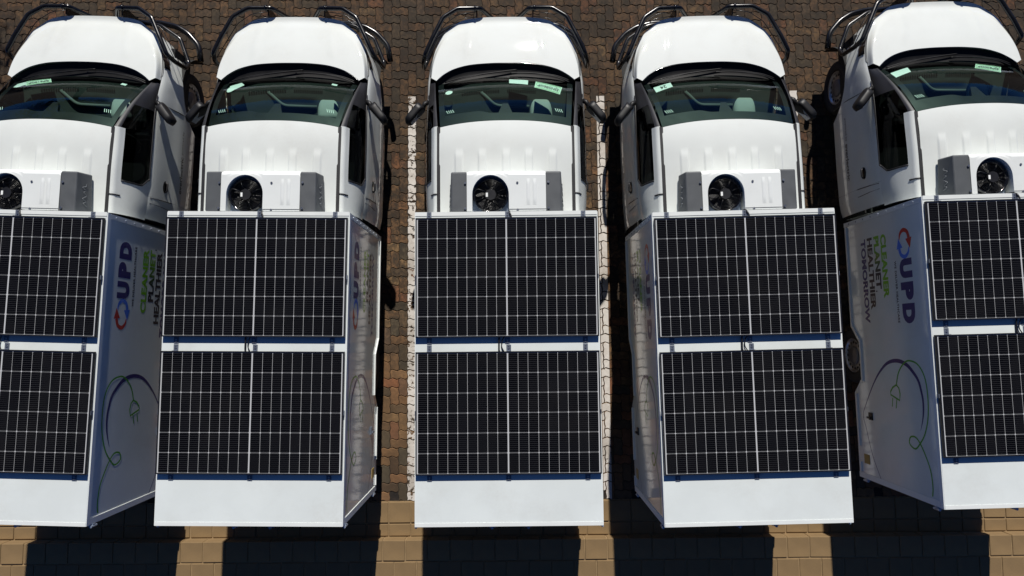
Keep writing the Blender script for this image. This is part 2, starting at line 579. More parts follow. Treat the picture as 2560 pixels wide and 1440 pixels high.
# roof
RIBS = (-0.470, -0.236, 0.004, 0.230, 0.470)
def roof_front(x):
    return 1.046 - 0.058 * (abs(x) / 0.67) ** 2.2
def roof_z(x, y):
    z = 1.803 - 0.05 * (abs(x) / 0.67) ** 2.6
    z -= 0.040 * max(0.0, (y - 0.72) / 0.32) ** 2
    for c in RIBS:
        d = abs(x - c)
        if d < 0.05:
            z += 0.012 * smooth01((0.044 - d) / 0.014) * smooth01((0.76 - y) / 0.10)
    return z
# windscreen
def ws_base(x):
    return Vector((x, 1.706 - 0.075 * (abs(x) / 0.72) ** 2, 1.215))
def ws_top(x):
    k = 0.664 / 0.735
    return Vector((x * k, roof_front(x * k) + 0.004, roof_z(x * k, roof_front(x * k)) - 0.004))
def wind(x, v, off=0.0):
    p = ws_base(x).lerp(ws_top(x), v)
    bul = 0.05 * math.sin(math.pi * v)
    return Vector((p.x, p.y + bul * 0.65 + off * 0.65, p.z + bul * 0.76 + off * 0.76))
# bonnet
HR = [(-0.745, 1.652), (-0.67, 1.722), (-0.56, 1.784), (-0.40, 1.828), (-0.20, 1.846), (0, 1.850), (0.20, 1.846), (0.40, 1.824), (0.56, 1.776), (0.67, 1.714), (0.745, 1.652)]
HO = [(0.823, 1.70), (0.812, 1.885), (0.772, 2.065), (0.697, 2.232), (0.585, 2.340), (0.48, 2.412), (0.30, 2.446), (0, 2.454)]
HO = [(-x, y) for x, y in HO] + HO[-2::-1]
def bonnet_z(x, y):
    d = y - 1.75
    return 1.270 - 0.18 * d - 0.155 * d * abs(d) - 0.026 * (abs(x) / 0.8) ** 2
def bonnet(u, v):
    a = interp(HR, u * (len(HR) - 1))
    b_ = interp(HO, u * (len(HO) - 1))
    x, y = lerp(a[0], b_[0], v), lerp(a[1], b_[1], v)
    z = bonnet_z(x, y)
    # roll down to the shoulder line at the outline
    k = smooth01((v - 0.72) / 0.28) if v > 0.72 else 0
    s = abs(u - 0.5) * 2
    zt = lerp(1.082, 1.168, s ** 2.5)
    z = lerp(z, zt, k ** 2.2)
    # a faint crease along each side of the bonnet
    z += 0.006 * math.exp(-((abs(x) - 0.44 - 0.1 * (1.85 - y)) / 0.035) ** 2) * smooth01((v - 0.1) / 0.3) * (1 - k)
    return (x, y, z)

def build_truck():
    T = bpy.data.objects.new('box_truck', None)
    COL.objects.link(T)
    # --- cargo box
    prof = [(BF, BZ0), (-1.16, BZ0), (-1.34, 0.665), (-1.76, 0.665), (-1.92, BZ0), (BR, BZ0), (BR, BZ1), (BF, BZ1)]
    n = len(prof)
    v = [(-BW, y, z) for y, z in prof] + [(BW, y, z) for y, z in prof]
    f = [tuple(range(n)), tuple(range(2 * n - 1, n - 1, -1))] + [(i, n + i, n + (i + 1) % n, (i + 1) % n) for i in range(n)]
    box = obj('cargo_box', v, f, 'box_white', T)
    for s in (-1, 1):
        e = MB()
        x0, x1 = sorted((s * BW, s * (BW + 0.006)))
        e.box(x0, x1, BR, BF, BZ1 - 0.055, BZ1 - 0.003)
        e.build('roof_edge_trim', 'trim_white', box)
        e = MB()
        e.box(x0, x1, BF - 0.05, BF - 0.001, BZ0 + 0.002, BZ1 - 0.058)
        e.build('corner_trim', 'trim_white', box)
        e = MB()
        e.box(x0, x1, BR + 0.001, BR + 0.06, BZ0 + 0.002, BZ1 - 0.058)
        e.build('corner_trim', 'trim_white', box)
        # bright rail along the lower edge, following the wheel arch
        pts = [(BF - 0.06, BZ0 + 0.05), (-1.14, BZ0 + 0.05), (-1.32, 0.715), (-1.78, 0.715)]
        e = MB()
        for pp in (pts, [(-1.93, BZ0 + 0.055), (-2.52, BZ0 + 0.055)], [(-2.70, BZ0 + 0.055), (BR + 0.07, BZ0 + 0.055)]):
            for (ya, za), (yb, zb) in zip(pp, pp[1:]):
                ring = []
                for (y_, z_) in ((ya, za), (yb, zb)):
                    for dx, dz in ((0, -0.012), (0.016, -0.012), (0.016, 0.012), (0, 0.012)):
                        ring.append((s * (BW + 0.0005 + dx), y_, z_ + dz))
                e.add(ring, [(0, 1, 5, 4), (1, 2, 6, 5), (2, 3, 7, 6), (3, 0, 4, 7), (0, 3, 2, 1), (4, 5, 6, 7)])
        e.build('lower_rail', 'trim_white', box)
        # rivets down the front corner
        e = MB()
        for k in range(9):
            z = 0.62 + k * 0.16
            e.add(*lathe_x([(0.0, 0.008), (0.004, 0.007), (0.006, 0.0)], 8, s * (BW + 0.006), BF - 0.026, z, s))
        e.build('rivets', 'aluminium', box)['kind'] = 'stuff'
        # print on the side; on both sides it starts at the front, read from outside
        X = s * (BW + 0.0005)
        def side(q, f, name, mat, lab=None):
            o = obj(name, [(X, y, z) for y, z in q], f, mat, box)
            if lab:
                o['label'] = lab
            return o
        def lettering(txt, ya, yb, za, zb, mat, bold, spacing=1.0, name='lettering'):
            # ya: front end, yb: rear end of the word
            g, f = text_geo(txt, 0, 1, za, zb, bold, spacing)
            q = [(lerp(yb, ya, u), z) if s > 0 else (lerp(ya, yb, u), z) for u, z in g]
            side(q, f, name, mat)
        def letters(ya, yb):
            w_ = abs(yb - ya)
            for ch, a, b_ in (('U', 0.0, 0.30), ('P', 0.36, 0.64), ('D', 0.69, 1.0)):
                g, f = text_geo(ch, 0, 1, 1.585, 1.80, 0.08)
                q = [(yb + w_ * lerp(a, b_, u), z) if s > 0 else (ya - w_ * lerp(a, b_, u), z) for u, z in g]
                side(q, f, 'letter', 'print_navy')
        if s < 0:
            letters(-0.500, -1.150)
            lettering('WE DELIVER HEALTHCARE', -0.505, -1.140, 1.493, 1.528, 'print_dark', 0.035, 1.15)
            lettering('CLEANER', -0.195, -0.875, 1.258, 1.365, 'print_green', 0.045)
            lettering('PLANET', -0.195, -0.790 + 0.02, 1.122, 1.228, 'print_fade', 0.045)
            lettering('.', -0.790 + 0.010 if s < 0 else -0.193, -0.790 - 0.008 if s < 0 else -0.176, 1.108, 1.138, 'print_dark', 0.05, name='comma')
            lettering('HEALTHIER', -0.195, -0.985, 0.985, 1.090, 'print_dark', 0.045)
            lettering('TOMORROW', -0.195, -1.130, 0.848, 0.950, 'print_navy', 0.045)
        else:
            letters(-0.175, -0.745)
            lettering('WE DELIVER HEALTHCARE', -0.20, -0.815, 1.493, 1.528, 'print_dark', 0.035, 1.15)
            lettering('CLEANER', -0.195, -0.875, 1.258, 1.365, 'print_green', 0.045)
            lettering('PLANET', -0.195, -0.770 + 0.02, 1.122, 1.228, 'print_fade', 0.045)
            lettering('.', -0.770 + 0.010 if s < 0 else -0.193, -0.770 - 0.008 if s < 0 else -0.176, 1.108, 1.138, 'print_dark', 0.05, name='comma')
            lettering('HEALTHIER', -0.195, -0.985, 0.985, 1.090, 'print_dark', 0.045)
            lettering('TOMORROW', -0.195, -1.130, 0.848, 0.950, 'print_navy', 0.045)
        # emblem: two arrows chasing each other round a circle
        cy, cz = (-0.345, 1.69) if s < 0 else (-0.90, 1.69)
        sg = -1 if s < 0 else 1                       # reading direction along y
        for which, mat in ((0, 'print_red'), (1, 'print_blue')):
            k_ = -1 if which else 1
            def mp(r, w):
                return (cy + sg * k_ * r, cz + k_ * w)
            line = spline([(-0.045, -0.080, 0.012), (-0.100, -0.062, 0.030), (-0.135, -0.005, 0.040), (-0.110, 0.062, 0.040), (-0.045, 0.088, 0.044)], 6)
            q = []
            for k, (r, w, wd) in enumerate(line):
                a, b_ = line[max(k - 1, 0)], line[min(k + 1, len(line) - 1)]
                d = Vector((b_[0] - a[0], b_[1] - a[1])).normalized()
                q += [mp(r - d.y * wd / 2, w + d.x * wd / 2), mp(r + d.y * wd / 2, w - d.x * wd / 2)]
            f = [(2 * k, 2 * k + 1, 2 * k + 3, 2 * k + 2) for k in range(len(line) - 1)]
            b0 = len(q)
            q += [mp(-0.050, 0.135), mp(-0.040, 0.030), mp(0.060, 0.096)]
            f.append((b0, b0 + 1, b0 + 2))
            side(q, f, 'emblem_arrow', mat)
        # cable drawing: navy arc, green cable with a loop and a plug
        navy = [(-2.197, 1.75), (-2.099, 1.793), (-2.003, 1.818), (-1.895, 1.823), (-1.803, 1.803), (-1.72, 1.773), (-1.653, 1.715), (-1.563, 1.587), (-1.528, 1.418), (-1.56, 1.232), (-1.67, 1.058), (-1.819, 0.907), (-2.029, 0.742), (-2.163, 0.661), (-2.302, 0.707), (-2.588, 0.809), (-2.82, 0.955)]
        navw = [0.003, 0.016, 0.026, 0.030, 0.033, 0.035, 0.037, 0.041, 0.041, 0.034, 0.026, 0.018, 0.012, 0.010, 0.010, 0.010, 0.010]
        green = [(-1.778, 1.378), (-1.651, 1.432), (-1.557, 1.531), (-1.521, 1.635), (-1.555, 1.78), (-1.674, 1.877), (-1.854, 1.905), (-2.055, 1.885), (-2.219, 1.818), (-2.325, 1.727), (-2.389, 1.639), (-2.352, 1.547), (-2.285, 1.569), (-2.273, 1.653), (-2.325, 1.727), (-2.435, 1.805), (-2.561, 1.866), (-2.708, 1.884), (-2.80, 1.868)]
        plug = [(-1.778, 1.378), (-1.808, 1.308), (-1.853, 1.263), (-1.887, 1.259), (-1.934, 1.421), (-1.864, 1.435), (-1.808, 1.419), (-1.778, 1.378)]
        def ribbon(pts, ws, name, mat, smooth_=True):
            n0 = len(pts)
            rows = [(p[0], p[1], w) for p, w in zip(pts, ws)]
            if smooth_:
                rows = spline(rows, 7)
            q, f = [], []
            for k, (y, z, w) in enumerate(rows):
                a, b_ = rows[max(k - 1, 0)], rows[min(k + 1, len(rows) - 1)]
                d = Vector((b_[0] - a[0], b_[1] - a[1]))
                d = d.normalized() if d.length > 1e-6 else Vector((1, 0))
                q += [(y - d.y * w / 2, z + d.x * w / 2), (y + d.y * w / 2, z - d.x * w / 2)]
            f = [(2 * k, 2 * k + 1, 2 * k + 3, 2 * k + 2) for k in range(len(rows) - 1)]
            o = side(q, f, name, mat)
            return o
        ribbon(navy, navw, 'navy_arc', 'print_navy')
        o = ribbon(green, [0.017] * len(green), 'green_cable', 'print_line_green')
        o.location.x = s * 0.0004
        o = ribbon(plug, [0.018] * len(plug), 'plug_drawing', 'print_line_green', False)
        o.location.x = s * 0.0004
        for a, b_ in (((-1.918, 1.295), (-2.011, 1.274)), ((-1.928, 1.369), (-2.021, 1.345))):
            o = ribbon([a, b_], [0.014, 0.014], 'plug_prong', 'print_line_green', False)
            o.location.x = s * 0.0004
        # side latch, tan reflector plate
        e = MB()
        e.box(*sorted((s * (BW + 0.0005), s * (BW + 0.014))), -2.20, -2.12, 0.80, 0.87)
        e.box(*sorted((s * (BW + 0.0145), s * (BW + 0.032))), -2.185, -2.165, 0.79, 0.86)
        e.build('side_latch', 'aluminium' if s > 0 else 'black_plastic', box)
        e = MB()
        e.box(*sorted((s * (BW + 0.0005), s * (BW + 0.005))), -2.705, -2.60, 0.63, 0.745)
        e.build('reflector_plate', 'plate_tan', box)
        # rear door hinges
        for hz in (0.64, 1.93):
            e = MB()
            e.box(*sorted((s * (BW - 0.03), s * (BW + 0.012))), BR - 0.026, BR - 0.001, hz - 0.022, hz + 0.022)
            e.add(*cyl(s * (BW + 0.004), BR - 0.022, hz - 0.045, hz + 0.045, 0.012, 12))
            e.build('door_hinge', 'galvanised', box)
    for x in (-0.16, 0.18):
        e = MB()
        e.box(x - 0.03, x + 0.03, BR - 0.03, BR - 0.001, 1.93, 1.965)
        e.add(*cyl(x, BR - 0.03, 0.6, 1.99, 0.012, 12))
        e.build('lock_rod', 'galvanised', box)
    # white roof lip at the front
    MB().box(-BW + 0.001, BW - 0.001, BF - 0.032, BF + 0.006, BZ1 + 0.0005, BZ1 + 0.004).build('front_roof_trim', 'trim_white', box)

    MB().box(-BW + 0.001, BW - 0.001, BR + 0.0005, BR + 0.035, BZ1 + 0.0005, BZ1 + 0.003).build('rear_roof_trim', 'trim_white', box)
    # --- solar panels
    def cell_mesh():
        w, h, c = 0.0900 / 2, 0.1818 / 2, 0.0065
        v = [(-w + c, -h, 0), (w - c, -h, 0), (w, -h + c, 0), (w, h - c, 0), (w - c, h, 0), (-w + c, h, 0), (-w, h - c, 0), (-w, -h + c, 0)]
        v2 = [(x, y, -0.0003) for x, y, z in v]
        me = bpy.data.meshes.new('cell')
        me.from_pydata(v + v2, [], [tuple(range(8))] + [(k, 8 + k, 8 + (k + 1) % 8, (k + 1) % 8) for k in range(8)])
        me.materials.append(MATS['solar_cell'])
        return me
    cm = cell_mesh()
    W2, L, fw, GAP = 0.861, 1.134, 0.012, 0.134
    for y1 in (0.0, -L - GAP):
        y0 = y1 - L
        e = MB()
        e.box(-W2 + fw, W2 - fw, y0 + fw, y1 - fw, PZ - 0.03, PZ - 0.004)
        panel = e.build('solar_panel', 'backsheet', T)
        e = MB()
        e.box(-W2, W2, y1 - fw, y1, PZ - 0.033, PZ)
        e.box(-W2, W2, y0, y0 + fw, PZ - 0.033, PZ)
        e.box(-W2, -W2 + fw, y0 + fw, y1 - fw, PZ - 0.033, PZ)
        e.box(W2 - fw, W2, y0 + fw, y1 - fw, PZ - 0.033, PZ)
        e.build('frame', 'panel_frame', panel)
        p, q = 0.0927, 0.1845
        for row in range(6):
            cyc = y1 - fw - 0.003 - 0.0910 - row * q
            for half in (-1, 1):
                for k in range(9):
                    cx = half * (0.0065 + 0.0451 + k * p)
                    o = bpy.data.objects.new('cell', cm)
                    COL.objects.link(o)
                    o.parent = panel
                    o.location = (cx, cyc, PZ - 0.0035)
        # brackets
        for (ye, sg) in ((y1, 1), (y0, -1)):
            for x in (-0.735, 0.0 + (0.012 if sg > 0 else 0.0), 0.735):
                if sg < 0 and y1 < -0.5:
                    pass
                e = MB()
                ya, yb = sorted((ye + sg * 0.0015, ye + sg * 0.062))
                e.box(x - 0.022, x + 0.022, ya, yb, BZ1 + 0.001, BZ1 + 0.005)
                e.box(x - 0.022, x + 0.022, *sorted((ye + sg * 0.001, ye + sg * 0.005)), BZ1 + 0.0055, PZ - 0.004)
                br = e.build('bracket', 'aluminium', panel)
                e = MB()
                e.add(*cyl(x, ye + sg * 0.030, BZ1 + 0.005, BZ1 + 0.011, 0.009, 8))
                e.add(*cyl(x, ye + sg * 0.050, BZ1 + 0.005, BZ1 + 0.009, 0.006, 8))
                e.build('bolts', 'bolt', panel)
        for s in (-1, 1):
            e = MB()
            ym = (y0 + y1) / 2
            e.box(*sorted((s * W2, s * (W2 + 0.007))), ym - 0.02, ym + 0.02, PZ - 0.04, PZ - 0.008)
            e.build('side_clip', 'aluminium', panel)
    # cables between the panels and at the front edge
    e = MB()
    e.add(*tube(fillet([(-0.075, -1.125, 2.066), (-0.078, -1.15, 2.062), (-0.080, -1.25, 2.058), (-0.075, -1.275, 2.062)], 0.02), 0.008, 8))
    e.add(*tube(fillet([(-0.028, -1.125, 2.066), (-0.050, -1.17, 2.060), (-0.058, -1.225, 2.058), (-0.030, -1.275, 2.062)], 0.03), 0.005, 8))
    e.build('panel_cable', 'black_plastic', T, True)
    e = MB()
    e.add(*tube(fillet([(0.050, -0.005, 2.066), (0.046, 0.02, 2.062), (0.032, 0.050, 2.060), (0.030, 0.075, 2.02), (0.03, 0.08, 1.9)], 0.02), 0.008, 8))
    e.build('front_cable', 'black_plastic', T, True)

    # --- cab body
    cab = obj('cab_body', *boxg(-0.79, 0.79, 0.118, 2.2, 0.46, 0.84), 'under_dark', T)
    v, f = grid(lambda u, w: (lerp(-0.68, 0.68, u) * (1 + 0.21 * (1 - w)), 0.105 + 0.012 * math.sin(math.pi * u), lerp(0.45, 1.765, w)), 12, 10)
    obj('rear_wall', v, f, 'car_paint', cab, True)
    S_DF, S_DR = s_of_y(1.43), s_of_y(0.375)
    for s in (-1, 1):
        def side_patch(name, sa, sb, ta, tb, nu, nv, mat, off=0.0, parent=cab, zb=None):
            def fn(u, w):
                p = wrap(lerp(sa, sb, u), lerp(ta, tb, w), zb)
                if off:
                    q = interp(ST, lerp(sa, sb, u))
                    a, b_ = interp(ST, max(0, lerp(sa, sb, u) - 0.02)), interp(ST, min(NS, lerp(sa, sb, u) + 0.02))
                    d = Vector((-(b_[1] - a[1]), b_[0] - a[0]))
                    d.normalize()
                    p = (p[0] + d.x * off, p[1] + d.y * off, p[2] + off * 0.35)
                return (s * p[0], p[1], p[2])
            v, f = grid(fn, nu, nv)
            return obj(name, v, f, mat, parent, True)
        side_patch('front_wing', 0.0, S_DF - 0.004, 0, 1, 96, 14, 'car_paint')
        door = side_patch('door', S_DF + 0.004, S_DR - 0.004, 0, 1, 30, 14, 'car_paint')
        side_patch('rear_quarter', S_DR + 0.004, NS, 0, 1, 10, 14, 'car_paint')
        # dark backing under the shut lines, door seams
        for nm, path in (('door_seam', [(1.432, 0.46), (1.432, 0.8), (1.43, 1.0), (1.43, 1.22)]), ('door_seam', [(0.378, 0.46), (0.376, 0.9), (0.37, 1.1), (0.36, 1.29)]),
                         ('panel_seam', [(0.29, 0.52), (0.29, 0.9), (0.30, 1.12), (0.30, 1.29)])):
            pts = spline([list(side_pt(y, z, 0.0)) for y, z in path], 6)
            v, f = tube([(s * (p[0] - 0.001), p[1], p[2]) for p in pts], 0.0045 if nm == 'door_seam' else 0.003, 6)
            obj(nm, v, f, 'black_plastic', cab, True)
        # bonnet shut line, hooking in to the cowl
        pts = [wrap(st, 0.965) for st in (5.2, 6.0, 7.0, 7.7)] + [(0.815, 1.73, 1.168), (0.772, 1.695, 1.19), (0.742, 1.66, 1.215)]
        pts = spline([list(p) for p in pts], 5)
        v, f = tube([(s * p[0], p[1], p[2] + 0.001) for p in pts], 0.0032, 6)
        obj('bonnet_seam', v, f, 'pillar_grey', cab, True)
        # handle
        hy, hz = 0.53, 1.04
        def oval(k, r1, r2):
            a = 2 * math.pi * k / 24
            return hy + r1 * math.cos(a), hz + r2 * math.sin(a)
        vv = [side_pt(*oval(k, 0.068, 0.040), 0.002) for k in range(24)] + [side_pt(*oval(k, 0.055, 0.030), 0.004) for k in range(24)]
        ff = [(k, (k + 1) % 24, 24 + (k + 1) % 24, 24 + k) for k in range(24)] + [tuple(range(24, 48))]
        obj('handle', [(s * a, b_, c) for a, b_, c in vv], ff, 'black_gloss', door)
        bx = side_pt(hy, hz + 0.004)
        v, f = tube([(s * (bx[0] + 0.004), hy - 0.06, hz - 0.01), (s * (bx[0] + 0.022), hy - 0.035, hz - 0.012), (s * (bx[0] + 0.022), hy + 0.035, hz - 0.012), (s * (bx[0] + 0.004), hy + 0.06, hz - 0.01)], 0.010, 8)
        obj('handle_grip', v, f, 'black_plastic', door, True)
        # lettering low on the door, fitted to its curve
        for txt, ya, yb, za, zb, bold in (('powered by', 1.245, 0.975, 0.745, 0.775, 0.0), ('everlectric', 0.945, 0.515, 0.725, 0.785, 0.02)):
            g, f = text_geo(txt, 0, 1, za, zb, bold)
            vv = []
            for u, z in g:
                y = lerp(yb, ya, u) if s > 0 else lerp(ya, yb, u)
                a, b_, c = side_pt(y, z, 0.002)
                vv.append((s * a, b_, c))
            obj('lettering', vv, f, 'print_grey', door)
        # sill
        v, f = grid(lambda u, w: (s * lerp(0.80, 0.872, w), lerp(1.29, 0.12, u), lerp(0.30, 0.435, w)), 6, 2)
        obj('sill', v, f, 'black_plastic', cab)
        # wheel arch liner
        def liner(u, w):
            a = lerp(R(-5), R(185), u)
            return (s * lerp(0.50, 0.885, w), WH_Y + math.cos(a) * (WH_R - 0.004), WH_Z + math.sin(a) * (WH_R - 0.004))
        v, f = grid(liner, 20, 2)
        obj('wheel_arch_liner', v, f, 'under_dark', cab, True)
        v, f = grid(lambda u, w: (s * 0.50, WH_Y + math.cos(lerp(0, math.pi, u)) * WH_R * w, WH_Z + math.sin(lerp(0, math.pi, u)) * WH_R * w), 16, 2)
        obj('wheel_arch_liner', v, f, 'under_dark', cab)
        # upper side
        v, f = grid(lambda u, w: (lambda p: (s * p.x, p.y, p.z))(upper(lerp(0.11, 1.0, u), w * 0.27)), 24, 7)
        obj('roof_rail', v, f, 'car_paint', cab, True)
        v, f = grid(lambda u, w: (lambda t: (lambda p: (s * p.x, p.y, p.z))(upper(lerp(0.11, win_rear(t), u), t)))(lerp(0.27, 1.0, w)), 8, 14)
        obj('rear_pillar', v, f, 'car_paint', cab, True)
        v, f = grid(lambda u, w: (lambda y: (lambda p: (s * p.x, p.y, p.z))(upper(lerp(win_rear(lerp(0.27, 0.985, w)), 1.30, u), lerp(0.27 - 0.11 * smooth01((lerp(win_rear(0.3), 1.30, u) - 0.97) / 0.06), 0.985, w))))(0), 40, 12)
        gl = obj('side_window', v, facing(v, f, (s, 0, 0.4)), 'tinted_glass', door, True)
        v, f = tube([(s * (p.x + 0.001), p.y, p.z) for p in [upper(win_rear(t), t) for t in [0.27 + 0.0715 * k for k in range(11)]] + [upper(lerp(0.56, 1.5, k / 12), 0.985) for k in range(13)]], 0.009, 6)
        obj('window_seal', v, f, 'black_plastic', gl, True)
        v, f = grid(lambda u, w: (lambda p: (s * p.x, p.y, p.z))(upper(lerp(1.0, 1.65, u), w * 0.17)), 14, 5)
        obj('a_pillar', v, f, 'pillar_grey', cab, True)
        v, f = grid(lambda u, w: (lambda p: (s * p.x, p.y, p.z))(upper(lerp(1.30, 1.65, u), lerp(0.16, 0.99, w))), 10, 8)
        obj('mirror_sail', v, f, 'black_plastic', door, True)
        # ditch rubber between roof and rail, with the cross step above the door's rear edge
        pts = [(s * 0.678, y, roof_z(0.67, y) - 0.002) for y in [0.10 + 0.05 * k for k in range(19)]]
        e = MB()
        e.add(*grid(lambda u, w: (s * lerp(0.660, 0.694, w), lerp(0.10, 0.992, u), top_line(lerp(0.10, 0.992, u)).z + lerp(0.0045, 0.0015, w)), 20, 1))
        e.build('roof_ditch', 'ditch_grey', cab)
        pts = [upper(0.30, t) for t in (0.0, 0.05, 0.1, 0.15, 0.2, 0.27)]
        v, f = tube([(s * (p.x), p.y, p.z + 0.001) for p in pts], 0.008, 6)
        obj('rail_seam', v, f, 'black_plastic', cab, True)
        pts = [upper(y, 0.17) for y in (0.30, 0.27, 0.255)]
        # headlamp wrapped round the corner
        def lamp_patch(sa, sb, ta, tb, off, nm, mat, par):
            return side_patch(nm, sa, sb, ta, tb, 18, 6, mat, off, par, 0.36)
        lamp = lamp_patch(3.7, 6.75, 0.66, 0.955, 0.004, 'headlamp', 'lamp_chrome', cab)
        lamp_patch(6.65, 7.25, 0.70, 0.935, 0.006, 'lamp_tip', 'black_gloss', lamp)
        lamp_patch(5.3, 6.5, 0.76, 0.87, 0.008, 'lamp_reflector', 'black_gloss', lamp)
        # mirror
        ax = Vector((s * 0.185, -0.225, 0)).normalized()
        th = Vector((ax.y * -1, ax.x, 0))
        if th.y < 0:
            th = -th
        c0 = Vector((s * 0.968, 1.262, 1.295))
        prof = []
        bm = bmesh.new()
        rings = []
        for k in range(9):
            t = k / 8
            a = lerp(-0.12, 0.135, t)
            hh = lerp(0.092, 0.078, t) * (1 - 0.55 * max(0, (t - 0.8) / 0.2) ** 2) * (1 - 0.4 * max(0, (0.15 - t) / 0.15) ** 2)
            dd = lerp(0.066, 0.058, t) * (1 - 0.5 * max(0, (t - 0.8) / 0.2) ** 2)
            ring = []
            for j in range(16):
                an = 2 * math.pi * j / 16
                cx_, sx_ = math.cos(an), math.sin(an)
                px = math.copysign(abs(cx_) ** 0.42, cx_) * dd
                pz = math.copysign(abs(sx_) ** 0.42, sx_) * hh
                if px < 0:
                    px *= 0.45                       # flat on the glass side
                ring.append(bm.verts.new(c0 + ax * a + th * px + Vector((0, 0, pz + 0.02 * t))))
            rings.append(ring)
        for r1, r2 in zip(rings, rings[1:]):
            for j in range(16):
                bm.faces.new((r1[j], r1[(j + 1) % 16], r2[(j + 1) % 16], r2[j]))
        bm.faces.new(rings[0][::-1])
        bm.faces.new(rings[-1])
        bmesh.ops.recalc_face_normals(bm, faces=bm.faces)
        me = bpy.data.meshes.new('wing_mirror')
        bm.to_mesh(me)
        bm.free()
        me.materials.append(MATS['mirror_black'])
        me.polygons.foreach_set('use_smooth', [True] * len(me.polygons))
        mir = bpy.data.objects.new('wing_mirror', me)
        COL.objects.link(mir)
        mir.parent = T
        g = [c0 + ax * a + th * -0.0275 + Vector((0, 0, z)) for a, z in ((-0.105, -0.062), (0.10, -0.040), (0.105, 0.055), (-0.105, 0.066))]
        obj('mirror_glass', g, [(0, 1, 2, 3)], 'mirror_glass', mir)
        p0, p1 = Vector((s * 0.838, 1.42, 1.255)), c0 - ax * 0.10 + Vector((0, 0, -0.02))
        v, f = tube([p0, p0.lerp(p1, 0.5) + Vector((0, 0.02, 0.008)), p1], 0.026, 10)
        obj('mirror_arm', v, f, 'mirror_black', mir, True)
    # bonnet, cowl, wipers
    v, f = grid(bonnet, 72, 26)
    obj('bonnet', v, f, 'car_paint', cab, True)
    v, f = grid(lambda u, w: (lambda a, b_: (lerp(a[0], b_.x, w), lerp(a[1], b_.y, w), lerp(bonnet_z(*a[:2]) - 0.022, 1.212, w) - 0.012 * math.sin(math.pi * w)))(interp(HR, u * (len(HR) - 1)), ws_base(lerp(-0.735, 0.735, u))), 40, 8)
    cowl = obj('cowl', v, f, 'cowl_black', cab, True)
    v, f = tube([(p[0], p[1] + 0.001, bonnet_z(p[0], p[1]) - 0.006) for p in [interp(HR, 10 * k / 60) for k in range(61)]], 0.008, 6)
    obj('bonnet_seal', v, f, 'black_gloss', cowl, True)
    for pts in ([(-0.66, 1.648, 1.232), (-0.43, 1.705, 1.240), (-0.10, 1.755, 1.236), (0.13, 1.785, 1.226)], [(0.70, 1.655, 1.232), (0.53, 1.712, 1.240), (0.25, 1.742, 1.240), (0.05, 1.742, 1.238)]):
        v, f = tube(spline([list(p) for p in pts], 6), 0.008, 6)
        w_ = obj('wiper', v, f, 'cowl_black', cab, True)
        v, f = tube(spline([[p[0], p[1] - 0.020 + 0.01 * k, p[2] + 0.002] for k, p in enumerate(pts[:3])], 6), 0.005, 6)
        obj('wiper_blade', v, f, 'black_plastic', w_, True)
    # roof
    v, f = grid(lambda u, w: (lambda x: (x, lerp(0.10, roof_front(x), w), roof_z(x, lerp(0.10, roof_front(x), w))))(lerp(-0.668, 0.668, u)), 168, 40)
    obj('roof', v, f, 'car_paint', cab, True)
    # windscreen
    v, f = grid(lambda u, w: wind(lerp(-0.735, 0.735, u), w), 30, 16)
    scr = obj('windscreen', v, facing(v, f, (0, 0.6, 0.8)), 'windscreen_glass', T, True)
    e = MB()
    def frit_low(x):
        k = abs(x) / 0.735
        lo = 0.868
        if x < -0.15:
            lo -= 0.045 * smooth01((-x - 0.15) / 0.15)
        return lo
    e.add(*grid(lambda u, w: wind(lerp(-0.733, 0.733, u), lerp(frit_low(lerp(-0.733, 0.733, u)), 0.995, w), -0.003), 40, 4))
    for sg in (-1, 1):
        e.add(*grid(lambda u, w: wind(sg * lerp(0.675, 0.733, u), lerp(0.02, 0.90, w), -0.003), 3, 12))
    e.add(*grid(lambda u, w: wind(lerp(-0.733, 0.733, u), lerp(0.0, 0.018, w), -0.003), 40, 2))
    e.build('black_border', 'cowl_black', scr, True)
    # rain sensor and mirror mount, a black trapezium under the roof edge
    e = MB()
    q = [wind(x, v_, -0.006) for x, v_ in ((-0.085, 0.89), (0.085, 0.89), (0.03, 0.70), (-0.03, 0.70))]
    q2 = [p + Vector((0, -0.03, -0.03)) for p in q]
    e.add(q + q2, [(0, 1, 2, 3), (7, 6, 5, 4), (0, 4, 5, 1), (1, 5, 6, 2), (2, 6, 7, 3), (3, 7, 4, 0)])
    e.build('sensor_housing', 'cowl_black', scr)
    for bx in (-0.605, 0.60):
        e = MB()
        for k in range(4):
            x = bx - 0.035 + k * 0.022
            q = [wind(a, b_, -0.0045) for a, b_ in ((x, 0.79), (x + 0.006, 0.79), (x - 0.012, 0.735), (x - 0.018, 0.735))]
            e.add(q, [(0, 1, 2, 3)])
        e.build('hatch_mark', 'sticker_white', scr)['kind'] = 'stuff'
    # interior
    def dash(u, w):
        x = lerp(-0.72, 0.72, u)
        y = lerp(1.655 - 0.06 * (x / 0.72) ** 2, 1.13, w)
        z = 1.200 - 0.10 * min(1.0, w / 0.7) - 0.10 * smooth01((w - 0.72) / 0.2)
        z -= 0.020 * smooth01((0.28 - abs(x - 0.02)) / 0.1) * smooth01((w - 0.28) / 0.12)
        return (x, y, z)
    v, f = grid(dash, 48, 30)
    dsh = obj('dashboard', v, f, 'dash', T, True)
    bevel_box('instrument_hood', 0.262, 0.520, 1.25, 1.54, 0.98, 1.155, 0.065, 'dash_light', dsh, 5)
    e = MB()
